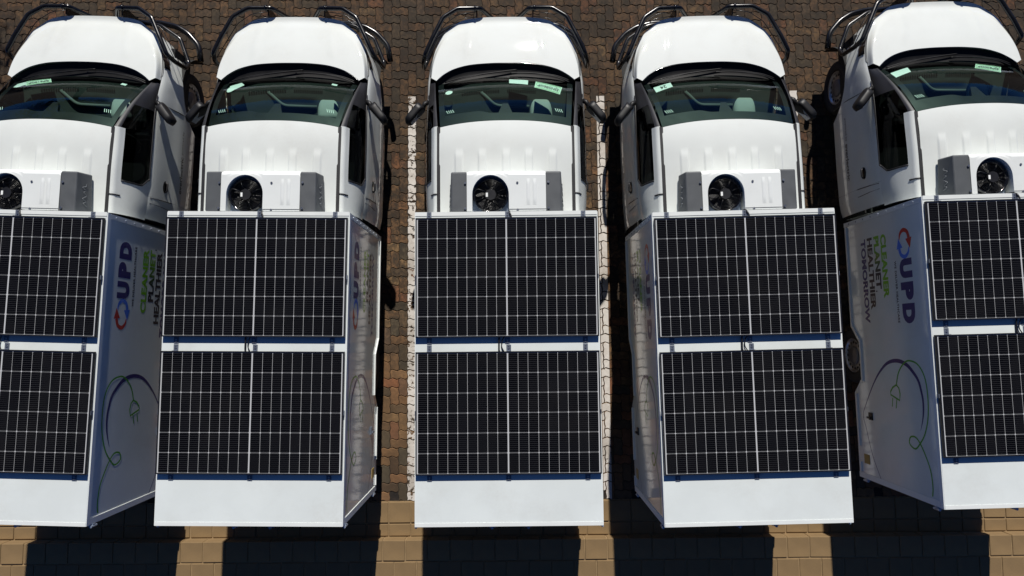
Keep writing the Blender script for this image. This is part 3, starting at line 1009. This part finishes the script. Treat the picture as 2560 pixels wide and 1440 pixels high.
    for x0, x1 in ((-0.48, -0.06), (0.02, 0.34)):
        n_ = 16
        for k in range(n_):
            x = lerp(x0, x1, k / n_)
            yy = 1.585 - 0.06 * (x / 0.72) ** 2
            e.box(x, x + (x1 - x0) / n_ * 0.55, yy - 0.012, yy + 0.012, 1.150, 1.190)
    e.build('vent_slats', 'interior_dark', dsh)['kind'] = 'stuff'
    v, f = tube(fillet([(-0.27, 1.56, 1.168), (-0.11, 1.415, 1.128), (0.26, 1.405, 1.124)], 0.06), 0.020, 8)
    obj('tray_lip', v, f, 'dash_mid', dsh, True)
    e = MB()
    e.add(*cyl(-0.635, 1.45, 1.10, 1.158, 0.050, 24))
    e.build('speaker', 'interior_dark', dsh)
    e = MB()
    e.box(-0.70, 0.70, 0.16, 1.14, 0.55, 0.60)
    e.box(-0.70, 0.70, 0.16, 0.19, 0.60, 1.6)
    e.box(-0.70, 0.70, 1.12, 1.15, 0.60, 1.02)
    e.build('cab_floor', 'interior_dark', T)
    for x in (-0.36, 0.36):
        seat = bevel_box('seat', x - 0.24, x + 0.24, 0.42, 0.90, 0.66, 0.82, 0.04, 'interior_dark', T)
        bevel_box('backrest', x - 0.23, x + 0.23, 0.28, 0.42, 0.80, 1.38, 0.05, 'interior_dark', seat)
        bevel_box('headrest', x - 0.12, x + 0.12, 0.26, 0.36, 1.40, 1.58, 0.04, 'interior_dark', seat)
    ring = []
    for k in range(25):
        a = 2 * math.pi * k / 24
        ring.append((0.38 + 0.18 * math.cos(a), 1.02 + 0.08 * math.sin(a), 1.03 + 0.16 * math.sin(a)))
    v, f = tube(ring, 0.013, 8)
    obj('steering_wheel', v, f, 'interior_dark', T, True)

    # --- refrigeration unit on the cab roof
    fx, fy, fr = -0.148, 0.236, 0.156
    zt, zb, yb_, yf = 2.030, 1.80, 0.072, 0.462
    pts = [(-0.376, yf - 0.02), (-0.36, yf), (0.37, yf), (0.384, yf - 0.02), (0.384, yb_)]
    pts += [(fx + 0.176, yb_), (fx + 0.176, fy)]
    pts += [(fx + 0.176 * math.cos(a), fy + 0.188 * math.sin(a)) for a in [math.pi * k / 24 for k in range(1, 24)]]
    pts += [(fx - 0.176, fy), (fx - 0.176, yb_), (-0.376, yb_)]
    e = MB()
    arc = [(fx + 0.176 * math.cos(math.pi * k / 24), fy + 0.188 * math.sin(math.pi * k / 24)) for k in range(25)]
    xs = [0.384, 0.37, 0.30, 0.20, 0.10] + [p[0] for p in arc] + [-0.36, -0.376]
    rear = [yb_] * 5 + [p[1] for p in arc] + [yb_] * 2
    xs = xs[:5] + [arc[0][0] + 0.0001] + xs[5:-2] + [arc[-1][0] - 0.0001] + xs[-2:]
    rear = rear[:5] + [yb_] + rear[5:-2] + [yb_] + rear[-2:]
    rows = []
    for x, yr in zip(xs, rear):
        y1_ = yf - (0.014 if x > 0.38 or x < -0.37 else 0.0)
        rows.append([(x, lerp(yr, y1_, t), zt - 0.022 * max(0, (lerp(yr, y1_, t) - 0.42) / 0.042) ** 2) for t in (0, 0.5, 0.8, 0.9, 0.96, 1.0)] + [(x, y1_ + 0.006, zt - 0.05), (x, y1_ + 0.006, zb)])
    nr = len(rows[0])
    e.add([p for r_ in rows for p in r_], [(i * nr + k, i * nr + k + 1, (i + 1) * nr + k + 1, (i + 1) * nr + k) for i in range(len(rows) - 1) for k in range(nr - 1)])
    low = [(x, yr, zb) for x, yr in zip(xs, rear)]
    e.add([r_[0] for r_ in rows] + low, [(k, k + 1, len(rows) + k + 1, len(rows) + k) for k in range(len(rows) - 1)])
    unit = e.build('refrigeration_unit', 'unit_white', T)
    e = MB()
    e.box(fx - 0.1755, fx + 0.1755, yb_ - 0.002, fy + 0.187, 1.895, 1.915)
    e.build('fan_tray', 'galvanised', unit)
    for x in (0.215, 0.275):                           # pressed flutes in the lid
        e = MB()
        v, f = grid(lambda u, w: (lerp(x - 0.018, x + 0.018, u), lerp(0.13, 0.385, w), zt + 0.0006 + 0.006 * math.sin(math.pi * u) ** 0.7 * min(1, 6 * w, 6 * (1 - w))), 8, 12)
        obj('lid_flute', v, f, 'unit_white', unit, True)
    MB().box(fx + 0.177, 0.383, 0.086, 0.090, zt + 0.0005, zt + 0.003).build('lid_joint', 'unit_grey', unit)
    for s, x0, x1 in ((-1, -0.528, -0.377), (1, 0.385, 0.533)):
        bm = bmesh.new()
        o_, i_ = (x0, x1) if s < 0 else (x1, x0)
        oo = o_ + s * 0.016
        vv = [(i_, yf - 0.004, zt - 0.006), (o_, yf - 0.004, zt - 0.012), (o_, yb_, zt - 0.012), (i_, yb_, zt - 0.006), (i_, yf + 0.012, zb), (oo, yf + 0.012, zb), (oo + s * 0.022, yb_, zb), (i_, yb_, zb)]
        bv = [bm.verts.new(p) for p in vv]
        for q in ((0, 1, 2, 3), (7, 6, 5, 4), (0, 4, 5, 1), (1, 5, 6, 2), (2, 6, 7, 3), (3, 7, 4, 0)):
            bm.faces.new([bv[k] for k in q])
        ed = [e_ for e_ in bm.edges if all(abs(v_.co.x - i_) > 0.01 for v_ in e_.verts) or all(abs(v_.co.y - yf) < 0.03 for v_ in e_.verts)]
        bmesh.ops.bevel(bm, geom=ed, offset=0.014, segments=3, profile=0.5, affect='EDGES')
        bmesh.ops.recalc_face_normals(bm, faces=bm.faces)
        me = bpy.data.meshes.new('end_cover')
        bm.to_mesh(me)
        bm.free()
        me.materials.append(MATS['unit_grey'])
        o = bpy.data.objects.new('end_cover', me)
        COL.objects.link(o)
        o.parent = unit
        # script badge on the sloping end face
        def face(y, t):
            return (lerp(o_, lerp(oo + s * 0.022, oo, (y - yb_) / (yf - yb_)), t) + s * 0.004, y, lerp(zt - 0.012, zb, t))
        pts = [face(0.36 - 0.022 * k, 0.50 + 0.10 * math.sin(k * 2.6) + 0.06 * math.cos(k * 1.3)) for k in range(11)]
        v, f = tube(spline([list(p) for p in pts], 5), 0.005, 6)
        obj('script_badge', v, f, 'badge_grey', unit, True)
    for x, y in ((-0.392, 0.345), (-0.392, 0.098), (0.110, 0.345), (0.112, 0.082), (0.408, 0.350), (0.408, 0.098)):
        obj('screw', *cyl(x, y, zt - 0.008, zt + 0.006, 0.011, 10), 'bolt', unit)
    e = MB()
    prof = [(fr + 0.010, 1.916), (fr + 0.010, 1.985), (fr - 0.004, 1.985), (fr - 0.004, 1.918)]
    n_ = 40
    v, f = [], []
    for (r, z) in prof:
        for k in range(n_):
            a = 2 * math.pi * k / n_
            v.append((fx + r * math.cos(a), fy + r * math.sin(a), z))
    for i in range(3):
        for k in range(n_):
            f.append((i * n_ + k, i * n_ + (k + 1) % n_, (i + 1) * n_ + (k + 1) % n_, (i + 1) * n_ + k))
    e.add(v, f)
    fan = e.build('fan_ring', 'black_gloss', unit, True)
    obj('fan_well', *cyl(fx, fy, 1.9155, 1.919, fr - 0.004, 40), 'under_dark', unit)
    e = MB()
    for k in range(7):
        a = 2 * math.pi * k / 7 + 0.2
        q = []
        for (r, da, z) in ((0.045, 0.0, 1.934), (0.145, 0.15, 1.936), (0.148, 0.62, 1.960), (0.045, 0.55, 1.955)):
            q.append((r * math.cos(a + da), r * math.sin(a + da), z))
        e.add(q, [(0, 1, 2, 3)])
    e.build('fan_blades', 'cowl_black', unit).location = (fx, fy, 0)
    e = MB()
    for r in (0.06, 0.074, 0.088, 0.102, 0.116, 0.13, 0.144):
        ring = [(fx + r * math.cos(2 * math.pi * k / 36), fy + r * math.sin(2 * math.pi * k / 36), 2.0) for k in range(37)]
        e.add(*tube(ring, 0.0018, 5))
    for k in range(8):
        a = 2 * math.pi * k / 8 + 0.39
        e.add(*tube([(fx + 0.04 * math.cos(a), fy + 0.04 * math.sin(a), 2.002), (fx + 0.155 * math.cos(a), fy + 0.155 * math.sin(a), 2.0)], 0.0028, 6))
    e.build('fan_grille', 'black_tube', unit, True)
    obj('fan_motor', *cyl(fx, fy, 1.985, 2.010, 0.055, 8), 'black_plastic', unit)
    obj('motor_label', [(fx - 0.046, fy - 0.022, 2.0113), (fx - 0.026, fy - 0.022, 2.0113), (fx - 0.026, fy + 0.018, 2.0113), (fx - 0.046, fy + 0.018, 2.0113)], [(0, 1, 2, 3)], 'sticker_white', unit)
    v, f = tube(fillet([(fx - 0.05, fy + 0.03, 2.006), (fx - 0.13, fy + 0.06, 2.008), (fx - 0.165, fy + 0.02, 1.99), (fx - 0.168, fy - 0.05, 1.972)], 0.03), 0.004, 6)
    obj('fan_cable', v, f, 'black_plastic', unit, True)

    # --- bull bar
    low = [(-0.955, 2.17, 0.55), (-0.92, 2.36, 0.55), (-0.785, 2.51, 0.55), (-0.65, 2.59, 0.55), (-0.45, 2.635, 0.55), (0.45, 2.635, 0.55), (0.65, 2.59, 0.55), (0.785, 2.51, 0.55), (0.92, 2.36, 0.55), (0.955, 2.17, 0.55)]
    bull = obj('bull_bar', *tube(fillet(low, 0.05), 0.034, 12), 'black_tube', T, True)
    for s in (-1, 1):
        hoop = [(0.12, 2.54, 0.60), (0.14, 2.51, 0.92), (0.27, 2.528, 1.14), (0.525, 2.515, 1.165), (0.685, 2.405, 1.185), (0.80, 2.165, 1.20), (0.88, 1.985, 1.195), (0.915, 1.95, 1.06), (0.935, 1.96, 0.86), (0.925, 2.05, 0.77), (0.80, 2.35, 0.76), (0.57, 2.50, 0.76), (0.20, 2.575, 0.76)]
        v, f = tube(fillet([(s * x, y, z) for x, y, z in hoop], 0.032), 0.025, 12)
        obj('hoop_tube', v, f, 'black_tube', bull, True)
        for z in (1.06, 0.94):
            v, f = tube(fillet([(s * x, y, z) for x, y in ((0.31, 2.53), (0.52, 2.50), (0.68, 2.385), (0.90, 1.99))], 0.04), 0.0042, 8)
            obj('thin_rod', v, f, 'black_tube', bull, True)
        e = MB()
        e.box(s * 0.315 - 0.006, s * 0.315 + 0.006, 2.45, 2.56, 0.50, 1.12)
        e.build('bracket_plate', 'black_tube', bull)
        v, f = lathe_x([(-0.012, 0.0255), (-0.012, 0.033), (0.012, 0.033), (0.012, 0.0255)], 14, s * 0.33, 2.525, 1.146, 1)
        obj('collar', v, f, 'black_tube', bull, True)
    # bumper and grille face under the bonnet edge
    v, f = grid(lambda u, w: (lambda p: (p[0], p[1] + 0.006, p[2]))((lambda q: q if u >= 0.5 else (-q[0], q[1], q[2]))(wrap(abs(u - 0.5) * 2 * 3.4, lerp(0.10, 0.5, w), 0.36))), 40, 6)
    obj('grille', v, f, 'black_plastic', cab, True)

    # --- wheels and chassis
    for (cy, tag) in ((WH_Y, 'f'), (-1.50, 'r')):
        for s in (-1, 1):
            X = s * 0.60
            cz, ro = 0.325, 0.325
            wheel = bpy.data.objects.new('wheel', None)
            COL.objects.link(wheel)
            wheel.parent = T
            v, f = lathe_x([(0.0, 0.19), (0.0, 0.27), (0.015, 0.31), (0.045, ro), (0.15, ro), (0.18, 0.312), (0.195, 0.28), (0.192, 0.235), (0.182, 0.205), (0.17, 0.20)], 40, X, cy, cz, s)
            obj('tyre', v, f, 'rubber', wheel, True)
            # pressed steel rim with a ring of round holes
            v, f = lathe_x([(0.170, 0.203), (0.180, 0.198), (0.168, 0.188), (0.135, 0.180), (0.150, 0.160), (0.162, 0.135), (0.152, 0.105), (0.158, 0.075), (0.158, 0.0)], 40, X, cy, cz, s)
            rim = obj('rim', v, f, 'steel_rim', wheel, True)
            e = MB()
            for k in range(16):
                a = 2 * math.pi * k / 16
                yy, zz = cy + 0.155 * math.cos(a), cz + 0.155 * math.sin(a)
                ring = [(X + s * 0.1605, yy + 0.017 * math.cos(b2), zz + 0.017 * math.sin(b2)) for b2 in [2 * math.pi * j / 10 for j in range(10)]]
                e.add(ring, [tuple(range(10))])
            e.build('rim_holes', 'under_dark', wheel)['kind'] = 'stuff'
            v, f = lathe_x([(0.156, 0.105), (0.172, 0.100), (0.178, 0.085), (0.178, 0.04), (0.182, 0.035), (0.182, 0.0)], 28, X, cy, cz, s)
            obj('hub_cap', v, f, 'hub_grey', wheel, True)
    e = MB()
    for x in (-0.36, 0.36):
        e.box(x - 0.04, x + 0.04, -2.75, 2.35, 0.34, 0.458)
    e.box(-0.58, 0.58, -1.54, -1.46, 0.28, 0.33)
    e.box(-0.58, 0.58, WH_Y - 0.04, WH_Y + 0.04, 0.24, 0.32)
    e.box(-0.55, 0.55, -1.0, 0.9, 0.22, 0.338)
    e.build('chassis', 'under_dark', T)
    e = MB()
    e.box(-0.80, 0.80, BR - 0.01, BR + 0.06, 0.36, 0.46)
    e.build('rear_bumper', 'black_plastic', T)
    return T

def copy_tree(o, parent=None):
    c = o.copy()
    COL.objects.link(c)
    c.parent = parent
    for ch in o.children:
        copy_tree(ch, c)
    return c

def sticker(scr, corners, mat, text=None, name='sticker', oval=None, depth=0.006, text_mat='print_grey', frame=False, span=(0.10, 0.90, 0.25, 0.75)):
    """corners (x, v) on the glass, in the photo's order top-left, top-right, bottom-right, bottom-left; print reads from in front of the truck"""
    a, b_, c, d = [Vector(p) for p in corners]
    def at(u, w):                       # u left..right, w front..back in the photo
        p = a.lerp(b_, u).lerp(d.lerp(c, u), w)
        return p
    n = 8
    v, f = grid(lambda u, w: wind(*at(u, w), -depth), n, 4)
    st = obj(name, v, f, mat, scr)
    if frame:
        e = MB()
        for (u0, u1, w0, w1) in ((0.05, 0.95, 0.08, 0.12), (0.05, 0.95, 0.88, 0.92), (0.05, 0.06, 0.12, 0.88), (0.94, 0.95, 0.12, 0.88)):
            e.add(*grid(lambda u, w: wind(*at(lerp(u0, u1, u), lerp(w0, w1, w)), -depth + 0.0016), 8, 1))
        e.build('printed_frame', 'print_line_green', scr)
    if text:
        g, f = text_geo(text, span[0], span[1], span[2], span[3], 0.02)
        v = [wind(*at(1 - u, w), -depth + 0.0016) for u, w in g]
        obj('lettering', v, f, text_mat, scr)
    if oval:
        u0, w0, ru, rw = oval
        v = [wind(*at(u0 + ru * math.cos(2 * math.pi * k / 20), w0 + rw * math.sin(2 * math.pi * k / 20)), -depth + 0.0008) for k in range(20)]
        obj('round_sticker', v, [tuple(range(20))], 'sticker_white', scr)
    return st

POSES = [(-4.736, 1.215, -1.95), (-2.421, 1.178, -0.79), (-0.053, 1.157, 0.08), (2.213, 1.148, 0.96), (4.798, 1.288, 1.05)]
LABELS = [
    'white box truck with solar panels, leftmost of the row, cut off by the left edge',
    'white box truck with solar panels and a slanted pale card behind its windscreen',
    'white box truck with solar panels in the middle, between two white painted bay lines',
    'white box truck with solar panels and a card numbered 24 behind its windscreen',
    'white box truck with solar panels, rightmost of the row, cut off by the right edge']
master = build_truck()
trucks = [master] + [copy_tree(master) for _ in range(4)]
for o, (x, y, a), lab in zip(trucks, POSES, LABELS):
    o.location = (x, y, 0)
    o.rotation_euler = (0, 0, R(a))
    o['label'] = lab
    o['category'] = 'truck'
    o['group'] = 'solar roofed box trucks parked in a row'
for k, t in enumerate(trucks):
    for u_ in t.children:
        for c in u_.children:
            if c.name.startswith('fan_blades'):
                c.rotation_euler = (0, 0, 0.31 * k)
def screen_of(t):
    return [c for c in t.children if c.name.startswith('windscreen')][0]
s1, s2, s3, s4, s5 = [screen_of(t) for t in trucks]
sticker(s1, [(-0.600, 0.06), (-0.335, 0.06), (-0.262, 0.20), (-0.525, 0.25)], 'sticker_green', 'EJP619GP', 'licence_card', frame=True, depth=0.004)
sticker(s1, [(-0.70, 0.12), (-0.605, 0.07), (-0.535, 0.20), (-0.64, 0.25)], 'sticker_white', None, 'pale_card', depth=0.007, oval=(0.3, 0.6, 0.5, 0.5))
sticker(s2, [(-0.650, 0.12), (-0.536, 0.055), (-0.480, 0.165), (-0.600, 0.33)], 'sticker_white', None, 'pale_card', oval=(0.12, 0.62, 0.38, 0.42))
sticker(s3, [(0.042, 0.06), (0.250, 0.075), (0.247, 0.226), (0.041, 0.195)], 'sticker_white', None, 'pale_card')
sticker(s3, [(0.333, 0.10), (0.623, 0.195), (0.599, 0.416), (0.318, 0.30)], 'sticker_green', 'EJN586GP', 'licence_card', frame=True)
sticker(s3, [(-0.64, 0.29), (-0.60, 0.29), (-0.60, 0.36), (-0.64, 0.36)], 'sticker_white', None, 'round_card', oval=(0.5, 0.5, 1.0, 0.75))
sticker(s4, [(-0.655, 0.15), (-0.452, 0.085), (-0.456, 0.225), (-0.655, 0.306)], 'sticker_white', '24', 'number_card', span=(0.32, 0.66, 0.22, 0.82))
sticker(s5, [(-0.667, 0.145), (-0.445, 0.07), (-0.471, 0.213), (-0.69, 0.302)], 'sticker_white', None, 'pale_card', oval=(0.45, 0.5, 0.2, 0.4))
sticker(s5, [(0.314, 0.05), (0.575, 0.085), (0.470, 0.317), (0.225, 0.225)], 'sticker_green', 'EJP620GP', 'licence_card', frame=True)
for s_ in (s1, s2):
    sticker(s_, [(0.47, 0.10), (0.53, 0.11), (0.53, 0.16), (0.47, 0.15)], 'sticker_white', None, 'small_tag')

# ------------------------------------------------------------------ ground
def struct(o):
    o['kind'] = 'structure'
    return o
struct(obj('ground', [(-900, -900, -0.05), (900, -900, -0.05), (900, 900, -0.05), (-900, 900, -0.05)], [(0, 1, 2, 3)], 'far_ground'))
U = 0.1056
Y_EDGE = -1.953
PX, PY = 8.4, 6.6
paving = struct(obj('paving', [(-PX, Y_EDGE, -0.010), (PX, Y_EDGE, -0.010), (PX, PY, -0.010), (-PX, PY, -0.010)], [(0, 1, 2, 3)], 'joint_sand'))
AMP, NSEG = 0.0105, 4
def stone_outline(cw, ch):
    def wv(t):
        return AMP * math.sin(2 * math.pi * t)
    p = []
    for k in range(cw * NSEG):
        t = k / NSEG
        p.append((t * U, wv(t)))
    for k in range(ch * NSEG):
        t = k / NSEG
        p.append((cw * U + wv(t) * 0.55, t * U))
    for k in range(cw * NSEG):
        t = cw - k / NSEG
        p.append((t * U, ch * U + wv(t)))
    for k in range(ch * NSEG):
        t = ch - k / NSEG
        p.append((wv(t) * 0.55, t * U))
    cx, cy = cw * U / 2, ch * U / 2
    return [(x - cx, y - cy) for x, y in p], cx, cy
def shrink(p, hx, hy, g):
    return [(x * (1 - g / hx), y * (1 - g / hy)) for x, y in p]
def stone_geo(cw, ch):
    p, hx, hy = stone_outline(cw, ch)
    a, b_ = shrink(p, hx, hy, 0.0085), shrink(p, hx, hy, 0.0027)
    n = len(p)
    v = [(x, y, 0) for x, y in a] + [(x, y, -0.0045) for x, y in b_] + [(x, y, -0.014) for x, y in b_]
    f = [tuple(range(n))]
    for r in range(2):
        f += [(r * n + k, (r + 1) * n + k, (r + 1) * n + (k + 1) % n, r * n + (k + 1) % n) for k in range(n)]
    return v, f, a
GEO = {'H': stone_geo(2, 1), 'V': stone_geo(1, 2)}
OX, OY = -1.3085, Y_EDGE       # lattice origin: a column of stones lies under the left bay line
stones = []
i0, i1 = int(math.floor((-PX - OX) / U)), int(math.ceil((PX - OX) / U))
j1 = int((PY - OY) / U)
for j in range(0, j1):
    for i in range(i0, i1):
        d = (i - j) % 4
        x, y = OX + i * U, OY + j * U
        if d == 0:
            stones.append(['H', x + U, y + U / 2])
        elif d == 3 and j + 1 < j1:
            stones.append(['V', x + U / 2, y + U])
rs = random.Random(5)
for s_ in stones:
    s_ += [rs.uniform(-0.0025, 0.0010), rs.gauss(0, 0.010), rs.gauss(0, 0.010), rs.random()]

# painted bay lines: each stone's top face clipped to the strip
def clip(poly, axis, lim, keep_less):
    out = []
    for k in range(len(poly)):
        a, b_ = poly[k - 1], poly[k]
        ia = (a[axis] <= lim) == keep_less
        ib = (b_[axis] <= lim) == keep_less
        if ia != ib:
            t = (lim - a[axis]) / (b_[axis] - a[axis])
            out.append((a[0] + (b_[0] - a[0]) * t, a[1] + (b_[1] - a[1]) * t))
        if ib:
            out.append(b_)
    return out
def tilt_z(s_, x, y):
    return s_[3] + (x - s_[1]) * s_[4] + (y - s_[2]) * s_[5]
def bay_line(x0, x1, ytop, mat):
    e = MB()
    for s_ in stones:
        if s_[1] < x0 - 0.2 or s_[1] > x1 + 0.2 or s_[2] > ytop + 0.2:
            continue
        poly = [(x * 1.03 + s_[1], y * 1.03 + s_[2]) for x, y in GEO[s_[0]][2]]
        for ax_, lim, less in ((0, x1, True), (0, x0, False), (1, ytop, True)):
            if poly:
                poly = clip(poly, ax_, lim, less)
        if len(poly) >= 3:
            e.add([(x, y, tilt_z(s_, x, y) + 0.0016) for x, y in poly], [tuple(range(len(poly)))])
    return e.build('painted_line', mat, paving)
bay_line(-1.306, -1.206, 3.10, 'paint_worn')
bay_line(1.092, 1.192, 3.085, 'paint_clean')
bay_line(3.555, 3.655, 3.13, 'paint_clean')
bay_line(-3.72, -3.62, 3.10, 'paint_worn')
bay_line(5.97, 6.07, 3.10, 'paint_clean')

# kerb of concrete blocks behind the bays, one step up
kerb = struct(obj('kerb', [(-PX, -6.0, -0.004), (PX, -6.0, -0.004), (PX, Y_EDGE, -0.004), (-PX, Y_EDGE, -0.004)], [(0, 1, 2, 3)], 'mortar'))
struct_bed = obj('mortar_bed', *boxg(-PX, PX, -6.0, -2.388, -0.003, 0.138), 'mortar', kerb)
def block_mesh(w, d, h):
    bm = bmesh.new()
    v, f = boxg(-w / 2, w / 2, -d / 2, d / 2, -h, 0)
    bv = [bm.verts.new(p) for p in v]
    for q in f:
        bm.faces.new([bv[k] for k in q])
    te = [e_ for e_ in bm.edges if max(v_.co.z for v_ in e_.verts) > -0.001]
    bmesh.ops.bevel(bm, geom=te, offset=0.009, segments=2, profile=0.5, affect='EDGES')
    me = bpy.data.meshes.new('block')
    bm.to_mesh(me)
    bm.free()
    me.materials.append(MATS['concrete_block'])
    return me
rb = random.Random(9)
PITCH = 0.268
for (ya, yb, z, off) in ((-1.962, -2.214, 0.012, -1.53), (-2.224, -2.372, 0.010, -1.53), (-2.378, -2.622, 0.150, -1.575), (-2.630, -3.02, 0.148, -1.44), (-3.03, -3.30, 0.149, -1.5)):
    me = block_mesh(PITCH - 0.010, abs(yb - ya) - 0.004, 0.16 if z > 0.1 else 0.03)
    k0 = int((-7.6 - off) / PITCH)
    for k in range(k0, k0 + 57):
        o = bpy.data.objects.new('block', me)
        COL.objects.link(o)
        o.parent = kerb
        o.location = (off + (k + 0.5) * PITCH + rb.uniform(-0.002, 0.002), (ya + yb) / 2 + rb.uniform(-0.0015, 0.0015), z + rb.uniform(-0.003, 0.003))
        o.rotation_euler = (rb.gauss(0, 0.006), rb.gauss(0, 0.006), rb.gauss(0, 0.004))

# pavers: those the camera sees best become stones of their own, the rest one mass
bpy.context.view_layer.update()
dg = bpy.context.evaluated_depsgraph_get()
inv = cam.matrix_world.inverted()
cpos = cam.matrix_world.translation
def seen(x, y):
    p = inv @ Vector((x, y, 0))
    u, w = p.x / -p.z * 1707 + 1280, 720 - p.y / -p.z * 1707
    if not (0 < u < 2560 and 0 < w < 1440):
        return False
    d = Vector((x, y, 0.006)) - cpos
    hit, loc, *_ = sc.ray_cast(dg, cpos, d.normalized(), distance=d.length - 0.02)
    return not hit
rank = []
for n_, s_ in enumerate(stones):
    hx, hy = (U * 0.8, U * 0.35) if s_[0] == 'H' else (U * 0.35, U * 0.8)
    c = sum(seen(s_[1] + dx * hx, s_[2] + dy * hy) for dx, dy in ((0, 0), (-1, -1), (1, -1), (-1, 1), (1, 1)))
    if c:
        rank.append((-c, abs(s_[1]) * 0.1 + s_[2], n_))
rank.sort()
single = set(r[2] for r in rank[:300])
PM = {}
for k_, (v, f, _) in GEO.items():
    me = bpy.data.meshes.new('paver')
    me.from_pydata(v, [], f)
    me.materials.append(MATS['paver'])
    PM[k_] = me
allv, allf, rnd = [], [], []
for n_, s_ in enumerate(stones):
    k_, x, y, dz, tx, ty, rv = s_
    if n_ in single:
        o = bpy.data.objects.new('paver', PM[k_])
        COL.objects.link(o)
        o.parent = paving
        o.location = (x, y, dz)
        o.rotation_euler = (ty, -tx, 0)
    else:
        v, f, _ = GEO[k_]
        b0 = len(allv)
        allv += [(x + a, y + b_, dz + c + a * tx + b_ * ty) for a, b_, c in v]
        allf += [tuple(i + b0 for i in q) for q in f]
        rnd += [rv] * len(v)
o = obj('paver_field', allv, allf, 'paver_stuff', paving)
o['kind'] = 'stuff'
at = o.data.attributes.new('rnd', 'FLOAT', 'POINT')
at.data.foreach_set('value', rnd)

# tree beyond the top left corner of the photo; its shade falls on the paving beside the first truck
pmat('bark', (0.075, 0.055, 0.040), 0.9, var=0.3, scale=9, bump=0.6, bscale=30)
pmat('leaf', (0.045, 0.085, 0.022), 0.6, var=0.35, scale=3)
tree = bpy.data.objects.new('tree', None)
COL.objects.link(tree)
tree.location = (-7.9, 8.9, 0)
tree['label'] = 'leafy tree standing beyond the top left corner, shading the paving there'
tree['category'] = 'tree'
rt = random.Random(21)
e = MB()
def limb(pts, r0, r1):
    v, f = tube(pts, 1.0, 9)
    n = len(pts)
    out = []
    for i, p in enumerate(pts):
        r = lerp(r0, r1, i / (n - 1))
        for k in range(9):
            q = Vector(v[i * 9 + k])
            out.append(Vector(p) + (q - Vector(p)) * r)
    e.add(out, f)
limb([(0, 0, -0.05), (0.03, -0.02, 0.8), (-0.04, 0.03, 1.6), (0.02, 0.0, 2.4), (0.0, 0.05, 3.4)], 0.15, 0.07)
tips = []
for k in range(11):
    a = k * 2.4 + rt.uniform(-0.3, 0.3)
    z0 = rt.uniform(1.8, 3.2)
    l = rt.uniform(0.9, 1.6)
    p1 = (math.cos(a) * l * 0.5, math.sin(a) * l * 0.5, z0 + 0.45)
    p2 = (math.cos(a + 0.2) * l, math.sin(a + 0.2) * l, z0 + rt.uniform(0.5, 1.0))
    limb([(0, 0, z0), p1, p2], 0.055, 0.015)
    tips += [p1, p2]
e.build('trunk', 'bark', tree, True)
e = MB()
for c in tips + [(0, 0, 3.6), (0.3, 0.2, 4.2), (-0.4, -0.1, 4.0), (0.2, -0.6, 3.7), (0.7, -0.2, 3.5)]:
    for k in range(190):
        d = Vector((rt.gauss(0, 1), rt.gauss(0, 1), rt.gauss(0, 0.8))).normalized() * (rt.random() ** 0.5) * 0.62
        p = Vector(c) + d
        u_ = Vector((rt.gauss(0, 1), rt.gauss(0, 1), rt.gauss(0, 1))).normalized()
        w_ = u_.orthogonal().normalized()
        ln = rt.uniform(0.05, 0.085)
        e.add([p - u_ * ln, p + w_ * ln * 0.42, p + u_ * ln, p - w_ * ln * 0.42], [(0, 1, 2, 3)])
o = e.build('crown', 'leaf', tree)
